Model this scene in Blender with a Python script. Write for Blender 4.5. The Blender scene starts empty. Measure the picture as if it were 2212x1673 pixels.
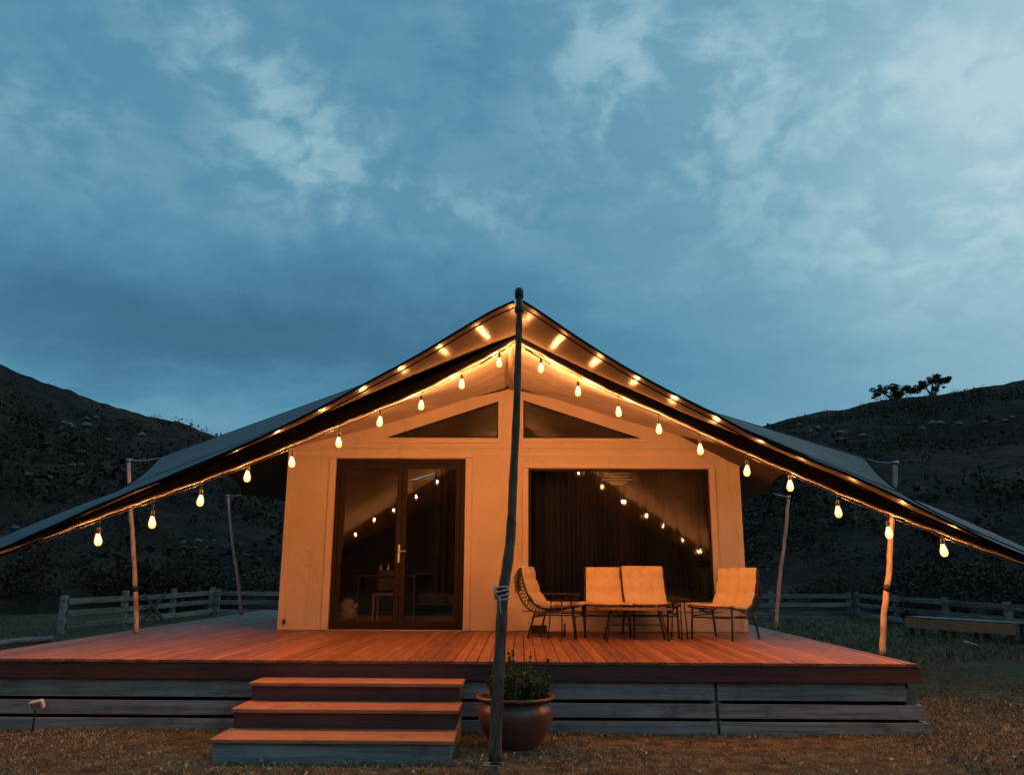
import bpy, math, random
import numpy as np
from mathutils import Vector, Matrix, Euler, Quaternion

random.seed(7)
rng = np.random.default_rng(7)
R = math.radians
sc = bpy.context.scene
COL = sc.collection

# ------------------------------------------------------------------ camera
PW, PH = 2211.0, 1673.0           # measuring frame
F = 1750.0                        # focal length in measuring pixels
CAMZ, DECK = 1.26, 0.54
PITCH, YAW, ROLL = R(12.75), R(0.65), R(0.28)
cam_d = bpy.data.cameras.new("camera"); cam = bpy.data.objects.new("camera", cam_d); COL.objects.link(cam)
cam_d.sensor_width = 36.0; cam_d.lens = 36.0 * F / PW
cam_d.clip_start = 0.05; cam_d.clip_end = 6000
CR = (Matrix.Rotation(YAW, 3, 'Z') @ Matrix.Rotation(math.pi / 2 + PITCH, 3, 'X') @ Matrix.Rotation(ROLL, 3, 'Z'))
cam.matrix_world = Matrix.Translation((0, 0, CAMZ)) @ CR.to_4x4()
sc.camera = cam


def ray(px, py):
    return (CR @ Vector(((px - PW / 2) / F, -(py - PH / 2) / F, -1.0)))


def at(px, py, D):                # measured point at depth D (metres in front, world Y)
    r = ray(px, py); t = D / r.y
    return Vector((r.x * t, D, CAMZ + r.z * t))


def on(px, py, z):                # measured point on the level z
    r = ray(px, py); t = (z - CAMZ) / r.z
    return Vector((r.x * t, r.y * t, z))


# ------------------------------------------------------------------ render settings
sc.view_settings.view_transform = 'Standard'; sc.view_settings.look = 'None'
sc.view_settings.exposure = 0.0; sc.view_settings.gamma = 1.0
sc.view_settings.use_curve_mapping = False
sc.render.engine = 'CYCLES'
sc.cycles.use_denoising = True
sc.cycles.max_bounces = 6; sc.cycles.diffuse_bounces = 3; sc.cycles.glossy_bounces = 3
sc.cycles.transmission_bounces = 4; sc.cycles.transparent_max_bounces = 10
sc.cycles.sample_clamp_indirect = 6.0
sc.cycles.caustics_reflective = False; sc.cycles.caustics_refractive = False


# ------------------------------------------------------------------ node helpers
class NT:
    def __init__(s, tree): s.t = tree; s.n = tree.nodes; s.l = tree.links
    def new(s, typ, **kw):
        n = s.n.new(typ)
        for k, v in kw.items(): setattr(n, k, v)
        return n
    def set(s, sock, v):
        if isinstance(v, bpy.types.NodeSocket): s.l.new(v, sock)
        elif v is not None: sock.default_value = v
    def math(s, op, a, b=None, c=None, clamp=False):
        n = s.new('ShaderNodeMath', operation=op); n.use_clamp = clamp
        for i, v in enumerate((a, b, c)): s.set(n.inputs[i], v)
        return n.outputs[0]
    def vmath(s, op, a, b=None, scale=None):
        n = s.new('ShaderNodeVectorMath', operation=op)
        s.set(n.inputs[0], a); s.set(n.inputs[1], b)
        if scale is not None: s.set(n.inputs['Scale'], scale)
        return n.outputs['Value'] if op in ('LENGTH', 'DISTANCE', 'DOT_PRODUCT') else n.outputs['Vector']
    def mr(s, v, a, b, c=0.0, d=1.0, interp='SMOOTHSTEP'):
        n = s.new('ShaderNodeMapRange', interpolation_type=interp)
        s.set(n.inputs['Value'], v); s.set(n.inputs['From Min'], a); s.set(n.inputs['From Max'], b)
        s.set(n.inputs['To Min'], c); s.set(n.inputs['To Max'], d)
        return n.outputs['Result']
    def noise(s, vec, scale, detail=4, rough=0.5, dist=0.0, col=False):
        n = s.new('ShaderNodeTexNoise'); s.set(n.inputs['Vector'], vec)
        s.set(n.inputs['Scale'], scale); n.inputs['Detail'].default_value = detail
        n.inputs['Roughness'].default_value = rough; n.inputs['Distortion'].default_value = dist
        return n.outputs['Color'] if col else n.outputs['Fac']
    def mix(s, f, a, b, blend='MIX'):
        n = s.new('ShaderNodeMix', data_type='RGBA', blend_type=blend)
        s.set(n.inputs[0], f); s.set(n.inputs[6], a); s.set(n.inputs[7], b)
        return n.outputs[2]
    def ramp(s, f, stops, interp='EASE'):
        n = s.new('ShaderNodeValToRGB'); n.color_ramp.interpolation = interp
        e = n.color_ramp.elements
        while len(e) < len(stops): e.new(0.5)
        for q, (p, c) in zip(e, stops): q.position = p; q.color = (*c, 1)
        s.set(n.inputs[0], f)
        return n.outputs['Color']
    def mapping(s, vec, scale=(1, 1, 1), loc=(0, 0, 0), rot=(0, 0, 0)):
        n = s.new('ShaderNodeMapping'); s.set(n.inputs['Vector'], vec)
        n.inputs['Scale'].default_value = scale; s.set(n.inputs['Location'], loc); n.inputs['Rotation'].default_value = rot
        return n.outputs[0]


def c4(c): return (c[0], c[1], c[2], 1.0)


# ------------------------------------------------------------------ world: dusk sky with broken cloud
SUN_EL, SUN_ROT = R(6), R(60)
world = bpy.data.worlds.new("World"); sc.world = world; world.use_nodes = True
wt = world.node_tree; wt.nodes.clear(); W = NT(wt)
geo = W.new('ShaderNodeTexCoord').outputs['Generated']
nrm = W.vmath('NORMALIZE', geo)
sep = W.new('ShaderNodeSeparateXYZ'); W.l.new(nrm, sep.inputs[0])
zz = W.math('MAXIMUM', sep.outputs['Z'], 0.0)
zq = W.math('ADD', zz, 0.22)
px_ = W.math('DIVIDE', sep.outputs['X'], zq); py_ = W.math('DIVIDE', sep.outputs['Y'], zq)
cmb = W.new('ShaderNodeCombineXYZ'); W.l.new(px_, cmb.inputs[0]); W.l.new(py_, cmb.inputs[1])
P2 = cmb.outputs[0]
wob = W.vmath('SUBTRACT', W.noise(P2, 3.0, 5, 0.6, col=True), (0.5, 0.5, 0.5))
wob = W.vmath('MULTIPLY', wob, (0.14, 0.0, 0.12))
Vw = W.vmath('ADD', nrm, wob)


def blob(px, py, rx, ry, amp, tilt=0.0):
    d = ray(px, py).normalized()
    v = W.vmath('SUBTRACT', Vw, tuple(d))
    if tilt:
        v = W.mapping(v, rot=(0, R(tilt), 0))
    v = W.vmath('MULTIPLY', v, (F / rx, 0.0, F / ry))
    return W.mr(W.vmath('LENGTH', v), 0.0, 1.0, amp, 0.0)


b = W.math('ADD', 0.43, 0.0)
# brighter towards the right and top right where the sun has set
gr = W.math('ADD', W.math('MULTIPLY', sep.outputs['X'], 0.95), W.math('MULTIPLY', sep.outputs['Z'], 0.30))
b = W.math('ADD', b, W.mr(gr, 0.12, 0.78, 0.0, 0.40, 'LINEAR'))
for a in [
    (330, 700, 1150, 230, -0.26, 4), (760, 770, 560, 130, -0.11, 0), (120, 610, 420, 110, -0.05, 0),
    (1350, 800, 800, 190, -0.12, -6), (900, 600, 600, 120, -0.04, 0),
    (200, 900, 620, 130, 0.10, 0), (1050, 120, 260, 180, -0.05, 0), (2150, 330, 480, 480, 0.15, 0), (2250, 20, 420, 260, 0.06, 0),
    (1400, 560, 500, 120, 0.02, 0), (150, 100, 320, 200, -0.03, 0),
]:
    b = W.math('ADD', b, blob(*a))
# clumps of broken cloud
pm = W.math('ADD', 0.42, 0.0)
for a in [
    (620, 200, 230, 190, 1.2, 0), (430, 120, 200, 150, 1.0, 20), (560, 280, 190, 130, 0.7, 0),
    (740, 385, 290, 130, 1.3, 0), (940, 460, 300, 120, 0.8, 0), (1090, 440, 200, 100, 0.8, 0), (600, 430, 330, 100, 0.5, 0),
    (60, 240, 250, 130, 0.8, 0), (140, 330, 300, 110, 0.4, 0), (820, 280, 250, 130, 0.6, 0), (400, 10, 200, 60, 0.8, 0),
    (1300, 50, 240, 130, 1.0, 0), (1290, 200, 380, 190, 0.9, 0), (1480, 330, 360, 230, 0.9, 0), (1560, 170, 320, 180, 0.6, 0),
    (1000, 20, 200, 90, 0.6, 0), (1850, 520, 500, 200, 0.5, 0), (1900, 160, 400, 300, 0.6, 0), (2100, 560, 300, 200, 0.5, 0),
]:
    pm = W.math('ADD', pm, blob(*a))
zc = W.math('ADD', zz, 0.42)
cq = W.new('ShaderNodeCombineXYZ'); W.l.new(W.math('DIVIDE', sep.outputs['X'], zc), cq.inputs[0]); W.l.new(W.math('DIVIDE', sep.outputs['Y'], zc), cq.inputs[1])
Q = cq.outputs[0]
Qd = W.vmath('ADD', Q, W.vmath('MULTIPLY', W.vmath('SUBTRACT', W.noise(Q, 3.5, 4, 0.6, col=True), (0.5, 0.5, 0.5)), (0.14, 0.14, 0.0)))
n1 = W.noise(W.mapping(Qd, scale=(1, .8, 1)), 8.5, 5, 0.45, 0.0)
n2 = W.noise(W.mapping(Qd, loc=(3.1, 7.7, 0)), 24.0, 4, 0.5, 0.0)
n3 = W.noise(W.mapping(Q, scale=(1.0, 2.6, 1), loc=(9, 2, 0), rot=(0, 0, R(32))), 4.0, 6, 0.6, 0.3)
fade = W.mr(sep.outputs['Z'], 0.17, 0.40, 0.12, 1.0)
lump = W.math('ADD', W.math('MULTIPLY', n1, 0.60), W.math('MULTIPLY', n2, 0.40))
lump = W.mr(lump, 0.42, 0.61, -0.34, 1.0)
b = W.math('ADD', b, W.math('MULTIPLY', W.math('MULTIPLY', lump, pm), W.math('MULTIPLY', fade, 0.105)))
b = W.math('ADD', b, W.math('MULTIPLY', pm, 0.055))
streak = W.math('MULTIPLY', W.math('SUBTRACT', n3, 0.5), 0.14)
b = W.math('ADD', b, streak)
sky_col = W.ramp(b, [(0.0, (0.036, 0.112, 0.190)), (0.20, (0.052, 0.165, 0.270)), (0.40, (0.082, 0.250, 0.375)),
                     (0.62, (0.155, 0.345, 0.455)), (0.82, (0.28, 0.475, 0.570)), (1.0, (0.43, 0.61, 0.68))], 'LINEAR')
nish = W.new('ShaderNodeTexSky', sky_type='NISHITA'); nish.sun_disc = False
nish.sun_elevation = SUN_EL; nish.sun_rotation = SUN_ROT; nish.altitude = 300
nsk = W.vmath('MULTIPLY', nish.outputs[0], (0.004, 0.006, 0.008))
tot = W.vmath('ADD', sky_col, nsk)
bg = W.new('ShaderNodeBackground'); W.l.new(tot, bg.inputs[0]); bg.inputs[1].default_value = 1.0
wo = W.new('ShaderNodeOutputWorld'); W.l.new(bg.outputs[0], wo.inputs[0])

# last daylight: very weak and soft, from the right
sd = bpy.data.lights.new("sun", 'SUN'); sd.energy = 0.10; sd.angle = R(25); sd.color = (0.80, 0.90, 1.0)
sun = bpy.data.objects.new("sun", sd); COL.objects.link(sun)
sun.rotation_euler = Vector((math.sin(SUN_ROT) * math.cos(R(28)), math.cos(SUN_ROT) * math.cos(R(28)), math.sin(R(28)))).to_track_quat('Z', 'Y').to_euler()


# ------------------------------------------------------------------ materials
def new_mat(name):
    m = bpy.data.materials.new(name); m.use_nodes = True
    t = NT(m.node_tree)
    p = m.node_tree.nodes['Principled BSDF']
    return m, t, p


def simple(name, col, rough=0.6, var=0.15, scale=8.0, bump=0.0, bscale=40.0, metal=0.0, spec=0.4):
    m, t, p = new_mat(name)
    o = t.new('ShaderNodeTexCoord').outputs['Object']
    n = t.noise(o, scale, 5, 0.6)
    hi = tuple(min(1, x * (1 + var)) for x in col); lo = tuple(x * (1 - var) for x in col)
    t.l.new(t.mix(t.mr(n, 0.3, 0.7), c4(lo), c4(hi)), p.inputs['Base Color'])
    p.inputs['Roughness'].default_value = rough; p.inputs['Metallic'].default_value = metal
    p.inputs['Specular IOR Level'].default_value = spec
    if bump:
        bn = t.new('ShaderNodeBump'); bn.inputs['Strength'].default_value = bump; bn.inputs['Distance'].default_value = 0.01
        t.l.new(t.noise(o, bscale, 5, 0.6), bn.inputs['Height']); t.l.new(bn.outputs[0], p.inputs['Normal'])
    return m


def wood(name, c_lo, c_hi, axis='Y', rough=0.6, gscale=1.0, bump=0.35, stain=None, spec=0.35, objvar=0.35):
    m, t, p = new_mat(name)
    o = t.new('ShaderNodeTexCoord').outputs['Object']
    rnd = t.new('ShaderNodeObjectInfo').outputs['Random']
    off = t.math('MULTIPLY', rnd, 37.0)
    cb = t.new('ShaderNodeCombineXYZ')
    for i in range(3): t.l.new(off, cb.inputs[i])
    v = t.vmath('ADD', o, cb.outputs[0])
    st = {'X': (1.0, 26, 26), 'Y': (26, 1.0, 26), 'Z': (26, 26, 1.0)}[axis]
    v1 = t.mapping(v, scale=tuple(x * gscale for x in st))
    g = t.noise(v1, 1.6, 6, 0.62, 0.8)
    g2 = t.noise(v1, 6.0, 4, 0.7, 0.3)
    gg = t.math('ADD', t.math('MULTIPLY', g, 0.7), t.math('MULTIPLY', g2, 0.3))
    col = t.mix(t.mr(gg, 0.33, 0.66), c4(c_lo), c4(c_hi))
    big = t.noise(v, 1.7, 4, 0.6)
    col = t.mix(t.mr(big, 0.4, 0.75, 0.0, 0.45), col, c4(tuple(x * 0.6 for x in c_lo)))
    hv = t.new('ShaderNodeHueSaturation'); t.l.new(col, hv.inputs['Color'])
    t.l.new(t.mr(rnd, 0, 1, 1 - objvar, 1 + objvar, 'LINEAR'), hv.inputs['Value'])
    col = hv.outputs[0]
    if stain:
        sn = t.noise(t.mapping(v, scale=(3, 3, 3)), 1.3, 6, 0.68)
        col = t.mix(t.mr(sn, 0.52, 0.70, 0.0, 0.6), col, c4(stain))
    t.l.new(col, p.inputs['Base Color'])
    t.l.new(t.mr(gg, 0.3, 0.7, rough + 0.1, rough - 0.08), p.inputs['Roughness'])
    p.inputs['Specular IOR Level'].default_value = spec
    bn = t.new('ShaderNodeBump'); bn.inputs['Strength'].default_value = bump; bn.inputs['Distance'].default_value = 0.004
    t.l.new(gg, bn.inputs['Height']); t.l.new(bn.outputs[0], p.inputs['Normal'])
    return m


def canvas(name, col, rough=0.8, wr=0.5, spec=0.25, trans=0.0):
    m, t, p = new_mat(name)
    o = t.new('ShaderNodeTexCoord').outputs['Object']
    n = t.noise(o, 1.3, 6, 0.6)
    st = t.noise(t.mapping(o, scale=(3, 3, 0.6)), 1.2, 5, 0.6)
    c = t.mix(t.mr(n, 0.35, 0.7), c4(tuple(x * 0.88 for x in col)), c4(col))
    c = t.mix(t.mr(st, 0.55, 0.75, 0, 0.30), c, c4((col[0] * 0.7, col[1] * 0.68, col[2] * 0.64)))
    t.l.new(c, p.inputs['Base Color']); p.inputs['Roughness'].default_value = rough
    p.inputs['Specular IOR Level'].default_value = spec
    b1 = t.new('ShaderNodeBump'); b1.inputs['Strength'].default_value = wr; b1.inputs['Distance'].default_value = 0.06
    t.l.new(t.noise(t.mapping(o, scale=(1.0, 1.0, 0.7)), 2.4, 3, 0.5, 0.8), b1.inputs['Height'])
    b2 = t.new('ShaderNodeBump'); b2.inputs['Strength'].default_value = 0.35; b2.inputs['Distance'].default_value = 0.006
    t.l.new(t.noise(t.mapping(o, scale=(1, 1, 0.45)), 14, 5, 0.62, 0.7), b2.inputs['Height']); t.l.new(b1.outputs[0], b2.inputs['Normal'])
    t.l.new(b2.outputs[0], p.inputs['Normal'])
    return m


def glass_mat(name, tint=(0.9, 0.92, 0.92), refl=1.0, ior=1.5, wav=0.0, rough=0.0):
    m = bpy.data.materials.new(name); m.use_nodes = True; m.node_tree.nodes.clear(); t = NT(m.node_tree)
    tr = t.new('ShaderNodeBsdfTransparent'); tr.inputs[0].default_value = c4(tint)
    gl = t.new('ShaderNodeBsdfGlossy'); gl.inputs['Roughness'].default_value = rough
    fr = t.new('ShaderNodeFresnel'); fr.inputs['IOR'].default_value = ior
    if wav:
        o = t.new('ShaderNodeTexCoord').outputs['Object']
        bn = t.new('ShaderNodeBump'); bn.inputs['Strength'].default_value = wav; bn.inputs['Distance'].default_value = 0.02
        t.l.new(t.noise(t.mapping(o, scale=(3.0, 1, 0.6)), 1.6, 3, 0.5), bn.inputs['Height'])
        t.l.new(bn.outputs[0], gl.inputs['Normal'])
    mx = t.new('ShaderNodeMixShader')
    t.l.new(t.math('MULTIPLY', fr.outputs[0], refl, clamp=True), mx.inputs[0])
    t.l.new(tr.outputs[0], mx.inputs[1]); t.l.new(gl.outputs[0], mx.inputs[2])
    out = t.new('ShaderNodeOutputMaterial'); t.l.new(mx.outputs[0], out.inputs[0])
    return m


def emis(name, col, s):
    m = bpy.data.materials.new(name); m.use_nodes = True; m.node_tree.nodes.clear(); t = NT(m.node_tree)
    e = t.new('ShaderNodeEmission'); e.inputs[0].default_value = c4(col); e.inputs[1].default_value = s
    out = t.new('ShaderNodeOutputMaterial'); t.l.new(e.outputs[0], out.inputs[0])
    return m


BULB_C = (1.0, 0.385, 0.128)
M = {}
M['canvas'] = canvas('cream_canvas', (0.58, 0.48, 0.385), wr=1.0)
M['trim'] = canvas('cream_trim', (0.62, 0.50, 0.395), wr=0.15)
M['roof_in'] = canvas('canopy_lining', (0.80, 0.72, 0.62), rough=0.9, wr=0.8)
M['fly_top'] = canvas('fly_grey_top', (0.085, 0.078, 0.082), rough=0.55, wr=0.5, spec=0.3)
M['fly_in'] = canvas('fly_underside', (0.14, 0.11, 0.082), rough=0.24, wr=0.12, spec=0.002)
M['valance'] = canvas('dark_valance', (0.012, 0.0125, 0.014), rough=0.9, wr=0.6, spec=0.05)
M['hem'] = simple('pale_hem', (0.55, 0.47, 0.38), 0.6, 0.15, 20)
M['deck'] = wood('red_deck_timber', (0.21, 0.082, 0.044), (0.40, 0.172, 0.095), 'Y', 0.45, objvar=0.30, spec=0.4)
M['tread'] = wood('tread_timber', (0.36, 0.145, 0.075), (0.58, 0.265, 0.145), 'X', 0.5, objvar=0.15, stain=(0.16, 0.07, 0.05))
M['fascia'] = wood('brown_fascia', (0.075, 0.036, 0.032), (0.15, 0.072, 0.062), 'X', 0.6, objvar=0.1)
M['grey'] = wood('weathered_grey_timber', (0.19, 0.185, 0.18), (0.46, 0.45, 0.445), 'X', 0.75, gscale=0.8, bump=0.7, stain=(0.11, 0.085, 0.075), objvar=0.12)
M['grey_y'] = wood('weathered_grey_timber_side', (0.19, 0.185, 0.18), (0.46, 0.45, 0.445), 'Y', 0.75, gscale=0.8, bump=0.7, stain=(0.08, 0.07, 0.065), objvar=0.12)
M['fence'] = wood('old_fence_timber', (0.09, 0.08, 0.075), (0.30, 0.27, 0.25), 'X', 0.85, gscale=0.6, bump=0.7, stain=(0.08, 0.09, 0.07), objvar=0.35)
M['fence_y'] = wood('old_fence_timber_long', (0.09, 0.08, 0.075), (0.30, 0.27, 0.25), 'Y', 0.85, gscale=0.6, bump=0.7, stain=(0.08, 0.09, 0.07), objvar=0.35)
M['pole'] = wood('peeled_pole', (0.38, 0.27, 0.20), (0.66, 0.52, 0.40), 'Z', 0.7, gscale=0.8, bump=0.9, stain=(0.13, 0.08, 0.055), objvar=0.15)
M['post'] = wood('dark_post', (0.055, 0.038, 0.030), (0.20, 0.14, 0.105), 'Z', 0.8, gscale=0.8, bump=1.0, stain=(0.06, 0.045, 0.038), objvar=0.0, spec=0.12)
M['dark'] = simple('dark_void', (0.02, 0.018, 0.018), 0.9)  # near-black: the darkness under the deck put into the colour
M['frame'] = simple('bronze_aluminium', (0.020, 0.014, 0.012), 0.55, 0.1, 10, spec=0.12)
M['black'] = simple('black_metal', (0.022, 0.020, 0.019), 0.45, 0.2, 30, bump=0.2, bscale=200)
M['rope'] = simple('pale_rope', (0.50, 0.47, 0.42), 0.85, 0.2, 60, bump=0.5, bscale=300)
M['steel'] = simple('galvanised_steel', (0.45, 0.46, 0.47), 0.4, 0.15, 20, metal=0.8)
M['glass'] = glass_mat('door_glass', refl=1.25, ior=1.5)
M['vinyl'] = glass_mat('window_glass', refl=1.35, ior=1.5, wav=0.10, rough=0.02)
M['filament'] = emis('glowing_filament', BULB_C, 1850.0)


def bulb_glass():
    m = bpy.data.materials.new('amber_bulb_glass'); m.use_nodes = True; m.node_tree.nodes.clear(); t = NT(m.node_tree)
    tr = t.new('ShaderNodeBsdfTransparent'); tr.inputs[0].default_value = (1.0, 0.93, 0.82, 1)
    e = t.new('ShaderNodeEmission'); e.inputs[0].default_value = (1.0, 0.44, 0.13, 1); e.inputs[1].default_value = 1.5
    mx = t.new('ShaderNodeAddShader'); t.l.new(tr.outputs[0], mx.inputs[0]); t.l.new(e.outputs[0], mx.inputs[1])
    out = t.new('ShaderNodeOutputMaterial'); t.l.new(mx.outputs[0], out.inputs[0])
    return m
M['bulb'] = bulb_glass()
M['white'] = simple('white_plastic', (0.75, 0.76, 0.76), 0.4, 0.05)
M['rock'] = simple('pale_rock', (0.15, 0.14, 0.135), 0.9, 0.35, 1.5, bump=0.8, bscale=6)
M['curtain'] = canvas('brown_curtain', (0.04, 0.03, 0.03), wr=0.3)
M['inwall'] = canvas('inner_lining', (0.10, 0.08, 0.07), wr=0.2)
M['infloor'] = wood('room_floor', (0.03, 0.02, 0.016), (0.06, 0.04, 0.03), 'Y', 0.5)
M['brown'] = wood('dark_furniture', (0.05, 0.03, 0.02), (0.12, 0.07, 0.045), 'X', 0.45)
M['fleece'] = simple('cream_fleece', (0.78, 0.72, 0.52), 0.9, 0.2, 30, bump=1.0, bscale=90)
M['leather'] = simple('tan_leather', (0.30, 0.13, 0.08), 0.5, 0.2, 15)


def quilt():
    m, t, p = new_mat('tan_sling_cushion')
    o = t.new('ShaderNodeTexCoord').outputs['Object']
    n = t.noise(o, 5, 5, 0.6)
    c = t.mix(t.mr(n, 0.3, 0.7), c4((0.66, 0.47, 0.27)), c4((0.80, 0.60, 0.37)))
    w = t.noise(t.mapping(o, scale=(90, 90, 90)), 1.0, 2, 0.5)
    c = t.mix(t.mr(w, 0.4, 0.7, 0, 0.3), c, c4((0.40, 0.27, 0.15)))
    t.l.new(c, p.inputs['Base Color']); p.inputs['Roughness'].default_value = 0.85
    bn = t.new('ShaderNodeBump'); bn.inputs['Strength'].default_value = 0.4; bn.inputs['Distance'].default_value = 0.004
    t.l.new(w, bn.inputs['Height']); t.l.new(bn.outputs[0], p.inputs['Normal'])
    return m
M['quilt'] = quilt()


def terracotta():
    m, t, p = new_mat('terracotta_glaze')
    o = t.new('ShaderNodeTexCoord').outputs['Object']
    n = t.noise(o, 3.5, 6, 0.65)
    c = t.mix(t.mr(n, 0.35, 0.7), c4((0.11, 0.045, 0.03)), c4((0.20, 0.085, 0.055)))
    n2 = t.noise(t.mapping(o, scale=(1, 1, 4)), 5, 5, 0.6)
    c = t.mix(t.mr(n2, 0.58, 0.75, 0, 0.5), c, c4((0.30, 0.22, 0.18)))
    t.l.new(c, p.inputs['Base Color']); p.inputs['Roughness'].default_value = 0.33
    bn = t.new('ShaderNodeBump'); bn.inputs['Strength'].default_value = 0.25; bn.inputs['Distance'].default_value = 0.01
    t.l.new(n2, bn.inputs['Height']); t.l.new(bn.outputs[0], p.inputs['Normal'])
    return m
M['terracotta'] = terracotta()


def ground_mat():
    m, t, p = new_mat('dry_lawn')
    o = t.new('ShaderNodeTexCoord').outputs['Object']
    n = t.noise(o, 0.55, 7, 0.65); n2 = t.noise(o, 6, 6, 0.7); n3 = t.noise(o, 45, 4, 0.7)
    sx = t.new('ShaderNodeSeparateXYZ'); t.l.new(o, sx.inputs[0])
    far = t.mr(sx.outputs['Y'], 6.5, 11.0)  # greener with distance: partly drier turf nearby, mostly warm bulb light put into colour
    gm = t.math('ADD', t.mr(n, 0.42, 0.62, 0.0, 0.45), t.math('MULTIPLY', far, 0.8), clamp=True)
    dry = t.mix(t.mr(n2, 0.35, 0.7), c4((0.07, 0.055, 0.033)), c4((0.25, 0.21, 0.13)))
    grn = t.mix(t.mr(n2, 0.35, 0.7), c4((0.045, 0.046, 0.026)), c4((0.10, 0.10, 0.055)))
    c = t.mix(gm, dry, grn)
    c = t.mix(t.mr(n3, 0.45, 0.75, 0, 0.5), c, c4((0.05, 0.035, 0.02)))
    t.l.new(c, p.inputs['Base Color']); p.inputs['Roughness'].default_value = 0.95
    p.inputs['Specular IOR Level'].default_value = 0.1
    bn = t.new('ShaderNodeBump'); bn.inputs['Strength'].default_value = 0.9; bn.inputs['Distance'].default_value = 0.03
    t.l.new(t.math('ADD', n3, n2), bn.inputs['Height']); t.l.new(bn.outputs[0], p.inputs['Normal'])
    return m
M['ground'] = ground_mat()


def hill_mat():
    m, t, p = new_mat('scrubby_hillside')
    o = t.new('ShaderNodeTexCoord').outputs['Object']
    n = t.noise(o, 0.045, 8, 0.7, 0.6); n2 = t.noise(o, 0.35, 7, 0.72); n3 = t.noise(o, 1.6, 5, 0.7)
    c = t.mix(t.mr(n, 0.38, 0.62), c4((0.040, 0.032, 0.027)), c4((0.105, 0.058, 0.046)))
    c = t.mix(t.mr(n2, 0.40, 0.62), c4((0.026, 0.018, 0.016)), c)
    c = t.mix(t.mr(n3, 0.5, 0.75, 0, 0.6), c, c4((0.075, 0.065, 0.056)))
    t.l.new(c, p.inputs['Base Color']); p.inputs['Roughness'].default_value = 0.95; p.inputs['Specular IOR Level'].default_value = 0.1
    bn = t.new('ShaderNodeBump'); bn.inputs['Strength'].default_value = 1.0; bn.inputs['Distance'].default_value = 0.8
    t.l.new(t.math('ADD', n2, n3), bn.inputs['Height']); t.l.new(bn.outputs[0], p.inputs['Normal'])
    return m
M['hill'] = hill_mat()


def leaf_mat(name, lo, hi, hi2=None):
    m, t, p = new_mat(name)
    g = t.new('ShaderNodeNewGeometry')
    rnd = g.outputs['Random Per Island']
    stops = [(0.0, lo), (0.6, hi)] + ([(1.0, hi2)] if hi2 else [])
    c = t.ramp(rnd, stops, 'LINEAR')
    t.l.new(c, p.inputs['Base Color']); p.inputs['Roughness'].default_value = 0.8
    p.inputs['Specular IOR Level'].default_value = 0.2
    return m
M['grass'] = leaf_mat('dry_grass_blades', (0.08, 0.068, 0.040), (0.30, 0.265, 0.165), (0.66, 0.60, 0.43))
M['ggrass'] = leaf_mat('green_grass_blades', (0.045, 0.048, 0.026), (0.11, 0.10, 0.055), (0.20, 0.16, 0.09))
M['scrub'] = leaf_mat('scrub_leaves', (0.026, 0.021, 0.017), (0.038, 0.030, 0.025), (0.060, 0.045, 0.037))
M['tree'] = leaf_mat('tree_leaves', (0.012, 0.018, 0.012), (0.035, 0.045, 0.026))
M['herb'] = leaf_mat('herb_leaves', (0.035, 0.05, 0.022), (0.11, 0.14, 0.055), (0.24, 0.24, 0.10))
M['flower'] = leaf_mat('fallen_petals', (0.45, 0.40, 0.32), (0.65, 0.6, 0.5))


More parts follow.
